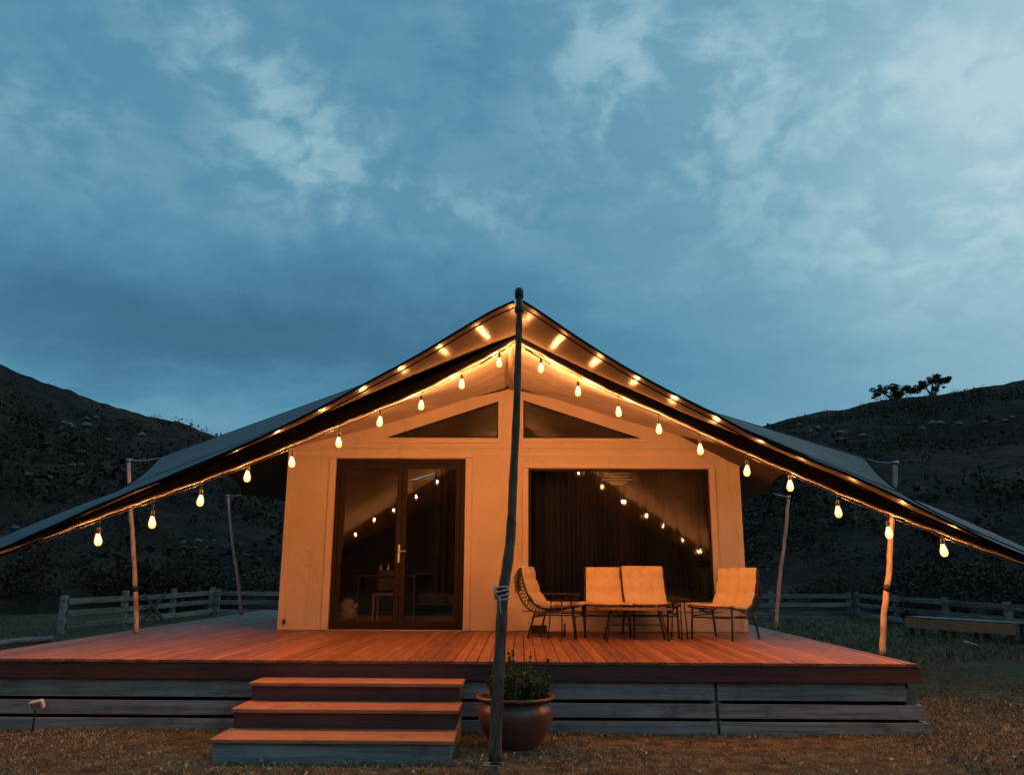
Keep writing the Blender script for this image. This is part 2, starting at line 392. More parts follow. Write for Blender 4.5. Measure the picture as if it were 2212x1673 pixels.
# ------------------------------------------------------------------ mesh helpers
class G:
    def __init__(s): s.v = []; s.f = []; s.mi = []
    def add(s, vs, fs, mi=0):
        k = len(s.v); s.v += [Vector(v) for v in vs]
        s.f += [tuple(i + k for i in f) for f in fs]; s.mi += [mi] * len(fs); return s
    def box(s, x0, x1, y0, y1, z0, z1, mat=None, mi=0):
        vs = [Vector(v) for v in ((x0, y0, z0), (x1, y0, z0), (x1, y1, z0), (x0, y1, z0), (x0, y0, z1), (x1, y0, z1), (x1, y1, z1), (x0, y1, z1))]
        if mat is not None: vs = [mat @ v for v in vs]
        return s.add(vs, [(0, 3, 2, 1), (4, 5, 6, 7), (0, 1, 5, 4), (1, 2, 6, 5), (2, 3, 7, 6), (3, 0, 4, 7)], mi)
    def beam(s, a, b, w, h, up=(0, 0, 1)):
        a = Vector(a); b = Vector(b); d = (b - a); L = d.length; d.normalize(); up = Vector(up)
        x = d.cross(up).normalized(); z = x.cross(d).normalized()
        m = Matrix((x, d, z)).transposed().to_4x4(); m.translation = a
        return s.box(-w / 2, w / 2, 0, L, -h / 2, h / 2, m)
    def tube(s, pts, r, seg=8, caps=True, mi=0):
        pts = [Vector(p) for p in pts]; n = len(pts)
        rs = r if isinstance(r, (list, tuple)) else [r] * n
        k = len(s.v); prev = None
        for i, p in enumerate(pts):
            d = (pts[min(i + 1, n - 1)] - pts[max(i - 1, 0)]).normalized()
            if prev is None:
                ref = Vector((0, 0, 1)) if abs(d.z) < 0.9 else Vector((1, 0, 0))
                x = d.cross(ref).normalized()
            else:
                x = (prev - d * prev.dot(d)).normalized()
            prev = x; y = d.cross(x)
            for j in range(seg):
                a = 2 * math.pi * j / seg
                s.v.append(p + (x * math.cos(a) + y * math.sin(a)) * rs[i])
        for i in range(n - 1):
            for j in range(seg):
                s.f.append((k + i * seg + j, k + i * seg + (j + 1) % seg, k + (i + 1) * seg + (j + 1) % seg, k + (i + 1) * seg + j)); s.mi.append(mi)
        if caps:
            s.f.append(tuple(k + j for j in range(seg))[::-1]); s.mi.append(mi)
            s.f.append(tuple(k + (n - 1) * seg + j for j in range(seg))); s.mi.append(mi)
        return s
    def lathe(s, prof, seg=32, c=(0, 0, 0), mi=0):
        c = Vector(c); k = len(s.v)
        for r, z in prof:
            for j in range(seg):
                a = 2 * math.pi * j / seg; s.v.append(c + Vector((r * math.cos(a), r * math.sin(a), z)))
        for i in range(len(prof) - 1):
            for j in range(seg):
                s.f.append((k + i * seg + j, k + i * seg + (j + 1) % seg, k + (i + 1) * seg + (j + 1) % seg, k + (i + 1) * seg + j)); s.mi.append(mi)
        return s
    def grid(s, P, mi=0, flip=False):            # P: rows of points
        k = len(s.v); nr = len(P); nc = len(P[0])
        for row in P: s.v += [Vector(p) for p in row]
        for i in range(nr - 1):
            for j in range(nc - 1):
                q = (k + i * nc + j, k + i * nc + j + 1, k + (i + 1) * nc + j + 1, k + (i + 1) * nc + j)
                s.f.append(q[::-1] if flip else q); s.mi.append(mi)
        return s
    def sheet(s, P, th, mi_top=0, mi_bot=1, nrm=Vector((0, 0, 1))):   # a cloth with two faces and thickness
        Q = [[Vector(p) - nrm * th for p in row] for row in P]
        s.grid(P, mi_top, False); s.grid(Q, mi_bot, True)
        edge = lambda A, B: s.grid([A, B], mi_top)
        edge(P[0], Q[0]); edge(P[-1], Q[-1]); edge([r[0] for r in P], [r[0] for r in Q]); edge([r[-1] for r in P], [r[-1] for r in Q])
        return s


def wloc(o):
    v = Vector((0, 0, 0))
    while o is not None: v = v + Vector(o.location); o = o.parent
    return v


def build(name, g, mat, parent=None, smooth=False, bevel=0.0, label=None, auto=None):
    me = bpy.data.meshes.new(name)
    off = wloc(parent)
    me.from_pydata([v - off for v in g.v], [], g.f)
    for m in (mat if isinstance(mat, (list, tuple)) else [mat]): me.materials.append(m)
    if any(g.mi): me.polygons.foreach_set('material_index', g.mi)
    if smooth: me.polygons.foreach_set('use_smooth', [True] * len(me.polygons))
    me.update()
    o = bpy.data.objects.new(name, me); COL.objects.link(o); o.parent = parent
    if bevel:
        b = o.modifiers.new('bevel', 'BEVEL'); b.width = bevel; b.segments = 2; b.limit_method = 'ANGLE'
    if label: o['label'] = label
    return o


def np_mesh(name, verts, faces, mat, parent=None, smooth=False):
    me = bpy.data.meshes.new(name)
    verts = np.asarray(verts, dtype=np.float32); faces = np.asarray(faces, dtype=np.int32)
    nf, k = faces.shape
    me.vertices.add(len(verts)); me.vertices.foreach_set('co', verts.ravel())
    me.loops.add(nf * k); me.loops.foreach_set('vertex_index', faces.ravel())
    me.polygons.add(nf); me.polygons.foreach_set('loop_start', np.arange(nf, dtype=np.int32) * k)
    me.polygons.foreach_set('loop_total', np.full(nf, k, dtype=np.int32))
    if smooth: me.polygons.foreach_set('use_smooth', np.ones(nf, dtype=bool))
    me.update(calc_edges=True); me.materials.append(mat)
    o = bpy.data.objects.new(name, me); COL.objects.link(o); o.parent = parent
    return o


def tag(o, label, cat, group=None, kind=None):
    o['label'] = label; o['category'] = cat
    if group: o['group'] = group
    if kind: o['kind'] = kind
    return o


def thing(name, loc, label, cat, group=None):
    o = bpy.data.objects.new(name, None); COL.objects.link(o); o.location = loc
    o.empty_display_size = 0.1
    return tag(o, label, cat, group)


def copy_tree(o, parent=None):
    c = o.copy(); COL.objects.link(c); c.parent = parent
    for ch in list(o.children): copy_tree(ch, c)
    return c


def crom(pts, n):                 # smooth curve through points
    pts = [Vector(p) for p in pts]; P = [pts[0] * 2 - pts[1]] + pts + [pts[-1] * 2 - pts[-2]]
    out = []
    for i in range(1, len(P) - 2):
        for k in range(n):
            t = k / n
            out.append(0.5 * ((2 * P[i]) + (P[i + 1] - P[i - 1]) * t + (2 * P[i - 1] - 5 * P[i] + 4 * P[i + 1] - P[i + 2]) * t * t + (3 * P[i] - P[i - 1] - 3 * P[i + 1] + P[i + 2]) * t ** 3))
    out.append(pts[-1]); return out


def lerp(a, b, t): return a + (b - a) * t


# fast value noise in numpy
def vnoise(x, y, seed=0):
    xi = np.floor(x).astype(np.int64); yi = np.floor(y).astype(np.int64); xf = x - xi; yf = y - yi
    def h(a, b):
        n = (a * 374761393 + b * 668265263 + seed * 974634777) & 0xffffffff
        n = ((n ^ (n >> 13)) * 1274126177) & 0xffffffff
        return ((n ^ (n >> 16)) & 0xffff) / 65535.0
    u = xf * xf * (3 - 2 * xf); v = yf * yf * (3 - 2 * yf)
    return (h(xi, yi) * (1 - u) + h(xi + 1, yi) * u) * (1 - v) + (h(xi, yi + 1) * (1 - u) + h(xi + 1, yi + 1) * u) * v


def fbm(x, y, o=5, seed=0):
    s = 0; a = 0.5; f = 1.0
    for i in range(o): s = s + a * (vnoise(x * f, y * f, seed + i) - 0.5); a *= 0.5; f *= 2.03
    return s


# ------------------------------------------------------------------ ground and hills
def ground_z(x, y):
    x = np.asarray(x, dtype=float); y = np.asarray(y, dtype=float)
    return 0.05 * fbm(x * 0.6, y * 0.6, 4, 3) * np.clip((np.hypot(x, y)) / 3.0, 0, 1)


xs = np.unique(np.concatenate([np.linspace(-3000, -30, 24), np.linspace(-30, 30, 161), np.linspace(30, 3000, 24)]))
ys = np.unique(np.concatenate([np.linspace(-3000, -4, 16), np.linspace(-4, 40, 121), np.linspace(40, 3000, 24)]))
GX, GY = np.meshgrid(xs, ys)
GZ = ground_z(GX, GY) * (np.hypot(GX, GY) < 60)
nc = len(xs); nr = len(ys)
idx = np.arange(nr * nc).reshape(nr, nc)
q = np.stack([idx[:-1, :-1], idx[:-1, 1:], idx[1:, 1:], idx[1:, :-1]], -1).reshape(-1, 4)
gobj = np_mesh('ground', np.stack([GX, GY, GZ], -1).reshape(-1, 3), q, M['ground'], smooth=True)
gobj['kind'] = 'structure'

ridge_px = [(-900, 560), (-500, 640), (-200, 705), (0, 782), (60, 808), (150, 838), (200, 862), (300, 886), (400, 912), (470, 942), (600, 990), (800, 1060), (1000, 1120),
            (1180, 1120), (1400, 1040), (1560, 965), (1650, 922), (1700, 906), (1760, 893), (1830, 880), (1880, 866), (1950, 856), (2050, 846), (2120, 833), (2211, 822), (2500, 780), (2900, 700), (3400, 600)]
raz, rel = [], []
for x, y in ridge_px:
    r = ray(x, y); raz.append(math.atan2(r.x, r.y)); rel.append(r.z / math.hypot(r.x, r.y))
raz = [-math.pi, -1.6] + raz + [1.6, math.pi]; rel = [.27, .30] + rel + [.29, .27]


def hill_z(az, r):
    el = np.interp((az + math.pi) % (2 * math.pi) - math.pi, raz, rel)
    Rr = 120 + 25 * np.sin(az * 3.0 + 0.6)
    u = np.clip((r - 27) / (Rr - 27), 0, None)
    H = el * Rr + CAMZ
    x = r * np.sin(az); y = r * np.cos(az)
    up = np.clip(u, 0, 1)
    z = H * up ** 1.18
    back = np.clip(u - 1, 0, None)
    z = z - H * 0.9 * np.clip(back * 1.2, 0, 1) ** 1.3
    rough = np.clip(up * 6, 0, 1)
    z = z + rough * (6.5 * fbm(x / 26, y / 26, 5, 11) * np.sin(np.clip(u, 0, 1) * math.pi) ** 0.7 + 1.1 * fbm(x / 5, y / 5, 4, 12) * np.clip(1 - back * 3, 0, 1))
    return z - 0.05 * (1 - np.clip(up * 20, 0, 1))


def hill(a0, a1, name):
    naz = int((a1 - a0) / 0.0042); rr = np.concatenate([np.linspace(27, 150, 150), np.linspace(153, 230, 20)])
    A, RR = np.meshgrid(np.linspace(a0, a1, naz), rr)
    Z = hill_z(A, RR)
    V = np.stack([RR * np.sin(A), RR * np.cos(A), Z], -1).reshape(-1, 3)
    idx = np.arange(A.size).reshape(A.shape)
    q = np.stack([idx[:-1, :-1], idx[:-1, 1:], idx[1:, 1:], idx[1:, :-1]], -1).reshape(-1, 4)[:, ::-1]
    o = np_mesh(name, V, q, M['hill'], smooth=True); o['kind'] = 'structure'
    return o


hill(-1.15, 0.03, 'left_hill'); hill(0.03, 1.15, 'right_hill'); hill(1.15, 2 * math.pi - 1.15, 'unseen_rear_hill')  # unseen rear hill carries the ridge round, added to darken the glass reflections


# scattered leaf cards gathered into bushes (all real small faces)
def leaf_cloud(centers, radii, per, size, flat=0.8, up=0.0):
    """centers Nx3, radii N; returns verts, faces of small quads filling each clump"""
    n = len(centers); tot = n * per
    c = np.repeat(centers, per, 0); rr = np.repeat(radii, per)
    d = rng.normal(size=(tot, 3)); d /= np.linalg.norm(d, axis=1)[:, None]
    rad = rr * rng.uniform(0.35, 1.0, tot) ** 0.6
    p = c + d * rad[:, None] * np.array([1, 1, flat])
    a = rng.normal(size=(tot, 3)); a /= np.linalg.norm(a, axis=1)[:, None]
    b2 = np.cross(a, rng.normal(size=(tot, 3))); b2 /= np.linalg.norm(b2, axis=1)[:, None]
    s = (size if np.isscalar(size) else np.repeat(size, per)) * rng.uniform(0.6, 1.4, tot)
    a *= s[:, None]; b2 *= (s * 0.6)[:, None]
    v = np.stack([p - a, p + b2, p + a, p - b2], 1).reshape(-1, 3)
    f = np.arange(tot * 4).reshape(-1, 4)
    return v, f


N = 13000
az = rng.uniform(-0.85, 0.85, N); rr = 29 + rng.random(N) ** 0.75 * 118
dens = fbm(rr * np.sin(az) / 14, rr * np.cos(az) / 14, 4, 31)
keep = (dens + rng.uniform(-0.12, 0.12, N) > -0.03) & ((rr < 108 + 25 * np.sin(az * 3 + .6)) | (rng.random(N) < 0.12))
az = az[keep]; rr = rr[keep]
# leave out what stands behind the tent
sz = np.where(rng.random(len(az)) < 0.12, rng.uniform(0.9, 1.7, len(az)), rng.uniform(0.3, 0.9, len(az)))
cen = np.stack([rr * np.sin(az), rr * np.cos(az), hill_z(az, rr) + sz * 0.35], -1)
v, f = leaf_cloud(cen, sz * 0.85, 34, sz * 0.13)
o = np_mesh('hillside_scrub', v, f, M['scrub'])
tag(o, 'dark low scrub bushes scattered over the hillsides behind the tent', 'scrub', kind='stuff')

# bigger shrubs massed behind the fences
cs, rs = [], []
for i in range(150):
    x = random.uniform(-34, 34); y = random.uniform(25.5, 33)
    if i < 45: x = random.uniform(-26, -10.5); y = random.uniform(15, 30)
    elif i < 85: x = random.uniform(10.6, 26); y = random.uniform(20, 31)
    if abs(x) < 9 and y < 25: continue
    s0 = random.uniform(0.5, 1.5)
    for k in range(5):
        cs.append((x + random.uniform(-1, 1) * s0, y + random.uniform(-1, 1) * s0, s0 * random.uniform(0.2, 1.0))); rs.append(s0 * random.uniform(0.4, 0.75))
v, f = leaf_cloud(np.array(cs), np.array(rs), 260, np.array(rs) * 0.085)
o = np_mesh('shrubs_behind_fence', v, f, M['scrub'])
tag(o, 'dark shrubbery growing in a mass behind the paddock fences', 'shrubs', kind='stuff')

# pale rocks on the left hillside
g = G()
rock_px = [(180, 905, 1.4), (70, 1040, 1.2), (20, 1005, 1.2), (250, 960, .9), (275, 950, 1.1), (150, 1010, .8), (155, 1040, .8), (285, 1000, .8), (140, 985, .9), (35, 1000, 1.2), (110, 925, 1.3), (130, 930, 1.2),
           (400, 1182, .8), (430, 1176, .9), (460, 1186, .7), (385, 1178, .7), (520, 1205, .5), (330, 1250, .6), (360, 1246, .6), (395, 1262, .6), (310, 1240, .5), (45, 1150, .9), (15, 1148, 1.0),
           (1760, 930, 1.2), (1800, 925, 1.1), (1860, 940, 1.4), (1890, 950, 1.0), (1730, 925, 1.2), (1980, 925, 1.1), (2060, 920, .9), (2130, 915, .9), (2180, 912, 1.0)]
for x, y, s0 in rock_px:
    r = ray(x, y); a = math.atan2(r.x, r.y); t = r.z / math.hypot(r.x, r.y)
    rrs = np.linspace(28, 150, 400); hz = hill_z(np.full(400, a), rrs); ls = CAMZ + t * rrs
    k = np.argmax(hz > ls); 
    if not (hz > ls).any(): continue
    rad = rrs[k]; c = Vector((rad * math.sin(a), rad * math.cos(a), float(hz[k])))
    for j in range(6):
        cc = c + Vector((random.uniform(-1.9, 1.9), random.uniform(-.5, .5), random.uniform(-.9, .5))) * s0 * rad / 90
        sc0 = s0 * rad / 90 * random.uniform(0.12, 0.38)
        vs = []
        for (u, w) in [(0, 1), (0, -1)] + [(math.pi * 2 * i / 6, 0.3) for i in range(6)] + [(math.pi * 2 * (i + .5) / 6, -0.4) for i in range(6)]:
            rr_ = math.sqrt(max(0, 1 - w * w)) * random.uniform(0.7, 1.2)
            vs.append(cc + Vector((rr_ * math.cos(u) * 1.5, rr_ * math.sin(u), w * random.uniform(.5, .9))) * sc0)
        fs = [(0, 2 + i, 2 + (i + 1) % 6) for i in range(6)] + [(2 + i, 8 + i, 2 + (i + 1) % 6) for i in range(6)] + [(2 + (i + 1) % 6, 8 + i, 8 + (i + 1) % 6) for i in range(6)] + [(1, 8 + (i + 1) % 6, 8 + i) for i in range(6)]
        g.add(vs, fs)
o = build('rock_outcrops', g, M['rock'])
tag(o, 'pale rocks breaking out of the dark hillsides', 'rocks', kind='stuff')


# two ridge trees
def ridge_tree(px, py, lobes, trunks, label):
    r = ray(px, py); a = math.atan2(r.x, r.y)
    Rr = 118 + 25 * math.sin(a * 3.0 + 0.6)
    base = Vector((Rr * math.sin(a), Rr * math.cos(a), float(hill_z(np.array([a]), np.array([Rr]))[0]) - 0.2))
    t = thing('ridge_tree', base, label, 'tree', 'trees on the right hill ridge')
    S = Rr / F
    g = G()
    for (x0, x1, h, lean) in trunks:
        g.tube(crom([base + Vector((x0 * S, 0, 0)), base + Vector((lerp(x0, x1, .4) * S, 0.2, h * .5 * S)), base + Vector((x1 * S, .1, h * S))], 4), [lerp(.28, .07, i / 8) for i in range(9)], 6)
    build('trunk', g, M['brown'], t, True)
    cs, rs = [], []
    for (dx, dy, rx) in lobes:
        for k in range(8):
            cs.append(tuple(base + Vector(((dx + random.uniform(-.7, .7) * rx) * S, random.uniform(-1.4, 1.4), (dy + random.uniform(-.42, .42) * rx) * S)))); rs.append(rx * S * random.uniform(.30, .62))
    v, f = leaf_cloud(np.array(cs) - np.array(base), np.array(rs), 160, np.array(rs) * 0.12 + 0.04, 0.7)
    o = np_mesh('crown', v, f, M['tree'], t)
    return t


ridge_tree(1935, 858, [(-30, 20, 15), (-8, 24, 16), (14, 20, 15), (33, 22, 13), (-38, 10, 8), (2, 12, 12)], [(-6, -28, 18, 0), (-2, -5, 22, 0), (2, 26, 20, 0)],
           'broad low dark tree on the right ridge, left of the taller one')
ridge_tree(2015, 848, [(-14, 28, 13), (4, 40, 14), (18, 36, 13), (30, 40, 8), (10, 22, 10), (-22, 22, 8)], [(-2, 2, 34, 0), (0, 18, 30, 0), (-1, -14, 24, 0)],
           'taller upright dark tree on the right ridge beside the low one')

# ------------------------------------------------------------------ lawn grass
def inside_deck(x, y): return (x > DX0 - 0.02) & (x < DX1 + 0.05) & (y > DY0 - 0.03)


pR = on(1993, 1438, DECK); DX1 = 3.235; DX0 = -4.72
DY0 = on(1115, 1427, DECK).y; DY1 = DY0 + 8.3
print('deck front', DY0, 'corner', pR, 'left', on(0, 1407.6, DECK), on(443, 1335, DECK), 'wall', on(700, 1361, DECK), on(1612, 1370, DECK))
WALL = 9.75 if False else on(850, 1361, DECK).y


def blades(n, x0, x1, y0, y1, h, w, mat, name, label, pw=1.0, clump=0.9):
    x = rng.uniform(x0, x1, n); y = y0 + (y1 - y0) * rng.random(n) ** pw
    k = ~inside_deck(x, y)
    d = fbm(x * clump, y * clump, 4, 51); k &= d + rng.uniform(-.20, .20, n) > -0.04
    # under the bottom step nothing grows
    k &= ~((x > SX0) & (x < SX1) & (y > SY0))
    x = x[k]; y = y[k]; m = len(x); z = ground_z(x, y) - 0.005
    hh = h * rng.uniform(0.35, 1.25, m) * (1 + 0.9 * np.clip(fbm(x * 1.7, y * 1.7, 3, 77), -.4, .5)); ww = w * rng.uniform(0.6, 1.4, m)
    an = rng.uniform(0, 2 * np.pi, m); dx = np.cos(an) * ww; dy = np.sin(an) * ww
    la = rng.uniform(0, 2 * np.pi, m); lean = hh * rng.uniform(0.2, 1.3, m)
    lx = np.cos(la) * lean; ly = np.sin(la) * lean
    v = np.stack([np.stack([x - dx, y - dy, z], -1), np.stack([x + dx, y + dy, z], -1),
                  np.stack([x + dx * .7 + lx * .4, y + dy * .7 + ly * .4, z + hh * .6], -1), np.stack([x - dx * .7 + lx * .4, y - dy * .7 + ly * .4, z + hh * .6], -1),
                  np.stack([x + lx, y + ly, z + hh * .9], -1), np.stack([x + lx, y + ly, z + hh * .9], -1)], 1)
    b0 = np.arange(m)[:, None] * 6
    f = np.concatenate([b0 + np.array([[0, 1, 2, 3]]), b0 + np.array([[3, 2, 4, 5]])])
    v = v.copy(); v[:, 4] += np.stack([dx, dy, dx * 0], -1) * .15; v[:, 5] -= np.stack([dx, dy, dx * 0], -1) * .15
    o = np_mesh(name, v.reshape(-1, 3), f, mat)
    tag(o, label, 'grass', kind='stuff')
    return o


SX0, SX1, SY0 = on(455, 1594, 0.145).x, on(977, 1597, 0.145).x, on(700, 1596, 0.145).y
print('steps', SX0, SX1, SY0)
blades(170000, -5.6, 6.6, 4.3, 7.2, 0.024, 0.0026, M['grass'], 'dry_grass', 'short dry brown grass in front of the deck', 1.15)
blades(90000, 2.9, 12, 5.5, 16, 0.045, 0.004, M['ggrass'], 'green_grass', 'short green grass beside the right of the deck', 1.5)
blades(30000, 2.9, 9, 5.0, 9, 0.035, 0.003, M['grass'], 'mixed_dry_grass', 'dry grass patches at the right corner of the deck', 1.2)
blades(26000, -14, -4.7, 6, 22, 0.06, 0.006, M['ggrass'], 'paddock_grass', 'rough green grass in the paddock left of the deck', 1.2)
blades(14000, 3.1, 10, 12, 23, 0.09, 0.010, M['ggrass'], 'tall_grass', 'longer green grass along the right paddock fence', 1.0)
blades(9000, -5.2, 3.25, DY0 - 0.22, DY0 - 0.035, 0.026, 0.003, M['grass'], 'edge_grass', 'longer tufts of grass growing along the foot of the deck skirting', 0.4, 2.5)
blades(4000, SX0 - .25, SX1 + .25, SY0 - 0.12, SY0 + 0.0, 0.028, 0.003, M['grass'], 'step_grass', 'tufts of grass growing against the bottom step', 0.4, 3.0)
blades(22000, -5.6, 6.6, 4.3, 7.0, 0.030, 0.003, M['ggrass'], 'weeds', 'sparse green weeds among the dry grass in front of the deck', 1.1, 1.6)
# petals / leaves lying on the lawn
n = 260
x = rng.uniform(-5, 5.5, n); y = rng.uniform(4.5, 6.4, n); k = ~inside_deck(x, y) & ~((x > SX0) & (x < SX1) & (y > SY0)); x = x[k]; y = y[k]
cen = np.stack([x, y, ground_z(x, y) + 0.022], -1)
v, f = leaf_cloud(cen, np.full(len(x), 0.006), 2, 0.012)
tag(np_mesh('fallen_leaves', v, f, M['flower']), 'pale dead leaves strewn on the dry lawn', 'leaves', kind='stuff')

# ------------------------------------------------------------------ deck
deck = thing('timber_deck', (0, DY0, 0), 'long low red timber deck with grey plank skirting carrying the tent', 'deck')
nb = 82; pitch_b = (DX1 - DX0 - 0.0) / nb
jo = []
meshes = {}
jr = random.Random(3)
for i in range(nb):
    x0 = DX0 + i * pitch_b
    cut = DY0 + jr.choice([2.2, 3.1, 4.0, 5.2])
    for (y0, y1) in ((DY0 - 0.022, cut - 0.002), (cut + 0.002, DY1)):
        key = (round(y1 - y0, 3))
        if key not in meshes:
            g = G(); L = y1 - y0; w = pitch_b - 0.006
            e = 0.004
            prof = [(0, 0), (w, 0), (w, 0.022 - e), (w - e, 0.022), (e, 0.022), (0, 0.022 - e)]
            vs = [(a, 0, c) for a, c in prof] + [(a, L, c) for a, c in prof]; n_ = 6
            fs = [tuple(range(6)), tuple(range(11, 5, -1))] + [(j, j + 6, (j + 1) % 6 + 6, (j + 1) % 6) for j in range(6)]
            g.add(vs, fs)
            me = bpy.data.meshes.new('deck_board'); me.from_pydata([tuple(v) for v in g.v], [], g.f); me.materials.append(M['deck']); me.update()
            meshes[key] = me
        o = bpy.data.objects.new('deck_board', meshes[key]); COL.objects.link(o); o.parent = deck
        o.location = (x0 + 0.003 + jr.uniform(-.0008, .0008), y0 - DY0, DECK - 0.022 + jr.uniform(-0.0012, 0.0008))
        jo.append(o)
# frame under boards
g = G()
for yy in np.arange(DY0 + 0.10, DY1, 0.45): g.box(DX0 + 0.05, DX1 - 0.05, yy, yy + 0.045, DECK - 0.20, DECK - 0.0245)
build('joist', g, M['dark'], deck)['kind'] = 'stuff'
g = G()
for xx in np.linspace(DX0 + 0.1, DX1 - 0.1, 7):
    for yy in (DY0 + 0.25, DY0 + 3, DY0 + 6, DY1 - 0.2): g.box(xx - .05, xx + .05, yy - .05, yy + .05, -0.1, DECK - 0.20)
build('bearer_post', g, M['dark'], deck)['kind'] = 'stuff'


def zrow(py, D=None):      # height of a measured row on the deck's front plane
    return at(1700, py, D or DY0).z


fz1, fz0 = DECK - 0.023, zrow(1473)
g = G().box(DX0, DX1 + 0.02, DY0 - 0.012, DY0 + 0.020, fz0, fz1); build('fascia_board', g, M['fascia'], deck, bevel=0.003)
g = G().box(DX1 - 0.010, DX1 + 0.022, DY0 + 0.021, DY1, fz0, fz1); build('fascia_board', g, M['fascia'], deck, bevel=0.003)
g = G().box(DX0 - 0.022, DX0 + 0.01, DY0 + 0.021, DY1, fz0, fz1); build('fascia_board', g, M['fascia'], deck, bevel=0.003)
jx = at(1548, 1500, DY0).x
rows = [(zrow(1514), zrow(1475), 0.03, DX1 - 0.10), (zrow(1552), zrow(1521), 0.012, DX1 + 0.03), (zrow(1586), zrow(1559), -0.012, DX1 + 0.055)]
for k, (z0, z1, dy, xe) in enumerate(rows):
    for (xa, xb) in ((DX0 - 0.02, -1.05), (-1.046, jx - 0.012), (jx + 0.012, xe)):
        tl = random.uniform(-0.003, 0.003)
        g = G().box(xa, xb, DY0 + dy, DY0 + dy + 0.026, z0, z1)
        for vtx in g.v:
            if abs(vtx.x - xb) < 1e-6: vtx.z += tl
        build('skirting_board', g, M['grey'], deck, bevel=0.004)
    g = G().box(xe - 0.028, xe - 0.002, DY0 + dy + 0.028, DY1, z0, z1); build('skirting_board', g, M['grey_y'], deck, bevel=0.004)
    g = G().box(DX0 - 0.02, DX0 + 0.005, DY0 + dy + 0.028, DY1, z0, z1); build('skirting_board', g, M['grey_y'], deck, bevel=0.004)
for x in (jx, DX1 - 0.05):
    g = G().box(x - 0.045, x + 0.045, DY0 + 0.062, DY0 + 0.15, -0.06, DECK - 0.2); build('corner_post', g, M['fence'], deck, bevel=0.004)
g = G().box(DX0 + 0.3, DX1 - 0.2, DY0 + 0.2, DY0 + 0.22, -0.05, DECK - 0.21); build('shade_backing', g, M['dark'], deck)  # near-black sheet standing in for shade behind the skirting gaps

# ------------------------------------------------------------------ steps
steps = thing('timber_steps', (0.5 * (SX0 + SX1), SY0, 0), 'three wide timber steps with bright red treads leading up to the deck', 'steps')
tz = [0.142, 0.275, 0.408]
sy = [SY0, on(700, 1531, tz[1]).y, on(700, 1474, tz[2]).y]
print('step y', sy)
for i in range(3):
    y1 = sy[i + 1] + 0.03 if i < 2 else DY0 - 0.025
    z = tz[i]
    g = G(); w = (y1 - sy[i]) / 2 - 0.003
    for k in range(2):
        g = G().box(SX0 - 0.01, SX1 + 0.01, sy[i] + k * (w + .006), sy[i] + k * (w + .006) + w, z - 0.026, z)
        build('tread_board', g, M['tread'], steps, bevel=0.004)
    zb = (tz[i - 1] + 0.001) if i else -0.06
    g = G().box(SX0 + 0.012, SX1 - 0.012, sy[i] + 0.022, sy[i] + 0.048, zb, z - 0.0265)
    build('riser_board', g, M['grey'] if i == 0 else M['fascia'], steps, bevel=0.003)
    for xx in (SX0 + 0.014, SX1 - 0.040):
        g = G().box(xx, xx + 0.026, sy[i] + 0.049, DY0 - 0.03, zb, z - 0.0265)
        build('stringer_board', g, M['grey_y'] if i == 0 else M['fascia'], steps, bevel=0.003)

# ------------------------------------------------------------------ tent walls
WY = WALL
tent = thing('safari_tent', (0, WY, DECK), 'cream canvas safari tent with dark glazed doors and a wide front window', 'tent')
def wx(px, py=1200): return at(px, py, WY).x
def wz(py, px=1100): return at(px, py, WY).z
XL, XR = wx(601, 1358), wx(1614, 1368)
ZE = wz(978); ZA = wz(838)               # eave and apex of the front wall
XC = wx(1104, 900)
ZB = wz(968)                              # top of the rectangular part of the wall
print('tent x', XL, XR, 'eave', ZE, 'apex', ZA, 'wall y', WY)
doorX0, doorX1, doorZ1 = wx(708, 1356), wx(999, 1356), wz(990, 850)
winX0, winX1, winZ0, winZ1 = wx(1141, 1100), wx(1534, 1100), wz(1299, 1340), wz(1012, 1340)
doorZ0 = DECK + 0.012
T = 0.05
def panel(name, x0, x1, z0, z1, y0=None, y1=None, mat='canvas', bevel=0.004, parent=tent):
    y0 = WY if y0 is None else y0; y1 = WY + T if y1 is None else y1
    return build(name, G().box(x0, x1, y0, y1, z0, z1), M[mat], parent, bevel=bevel)
zD = DECK + 0.004
panel('wall_panel', XL, doorX0, zD, ZB)
panel('wall_panel', doorX0 + .002, doorX1 - .002, doorZ1, ZB)
panel('wall_panel', doorX1, winX0, zD, ZB)
panel('wall_panel', winX0 + .002, winX1 - .002, winZ1, ZB)
panel('wall_panel', winX0 + .002, winX1 - .002, zD, winZ0)
panel('wall_panel', winX1, XR, zD, ZB)
# gable: polygon with two triangular openings
tl = (wx(834, 945), wx(1076, 900), wz(945, 950), wz(866, 1060))     # left opening: x0,x1,z0,z1
tr_ = (wx(1130, 900), wx(1384, 945), wz(945, 1250), wz(864, 1150))
def gable_z(x):
    return lerp(ZE, ZA, 1 - abs(x - XC) / (XC - XL)) if x < XC else lerp(ZE, ZA, 1 - abs(x - XC) / (XR - XC))
def prism(pts, y0, y1):
    n = len(pts); g = G()
    vs = [(p[0], y0, p[1]) for p in pts] + [(p[0], y1, p[1]) for p in pts]
    return g.add(vs, [tuple(range(n)), tuple(range(2 * n - 1, n - 1, -1))] + [(i, i + n, (i + 1) % n + n, (i + 1) % n) for i in range(n)])
yb0, yb1 = WY, WY + T
zb = ZB + 0.002
def gp(pts): build('gable_panel', prism(pts, yb0, yb1), M['canvas'], tent)
gp([(XL, zb), (XR, zb), (XR, tl[2]), (XL, tl[2])] if tl[2] > zb else [(XL, zb), (XR, zb), (XR, zb + .01), (XL, zb + .01)])
z0t = max(tl[2], zb) + 0.001
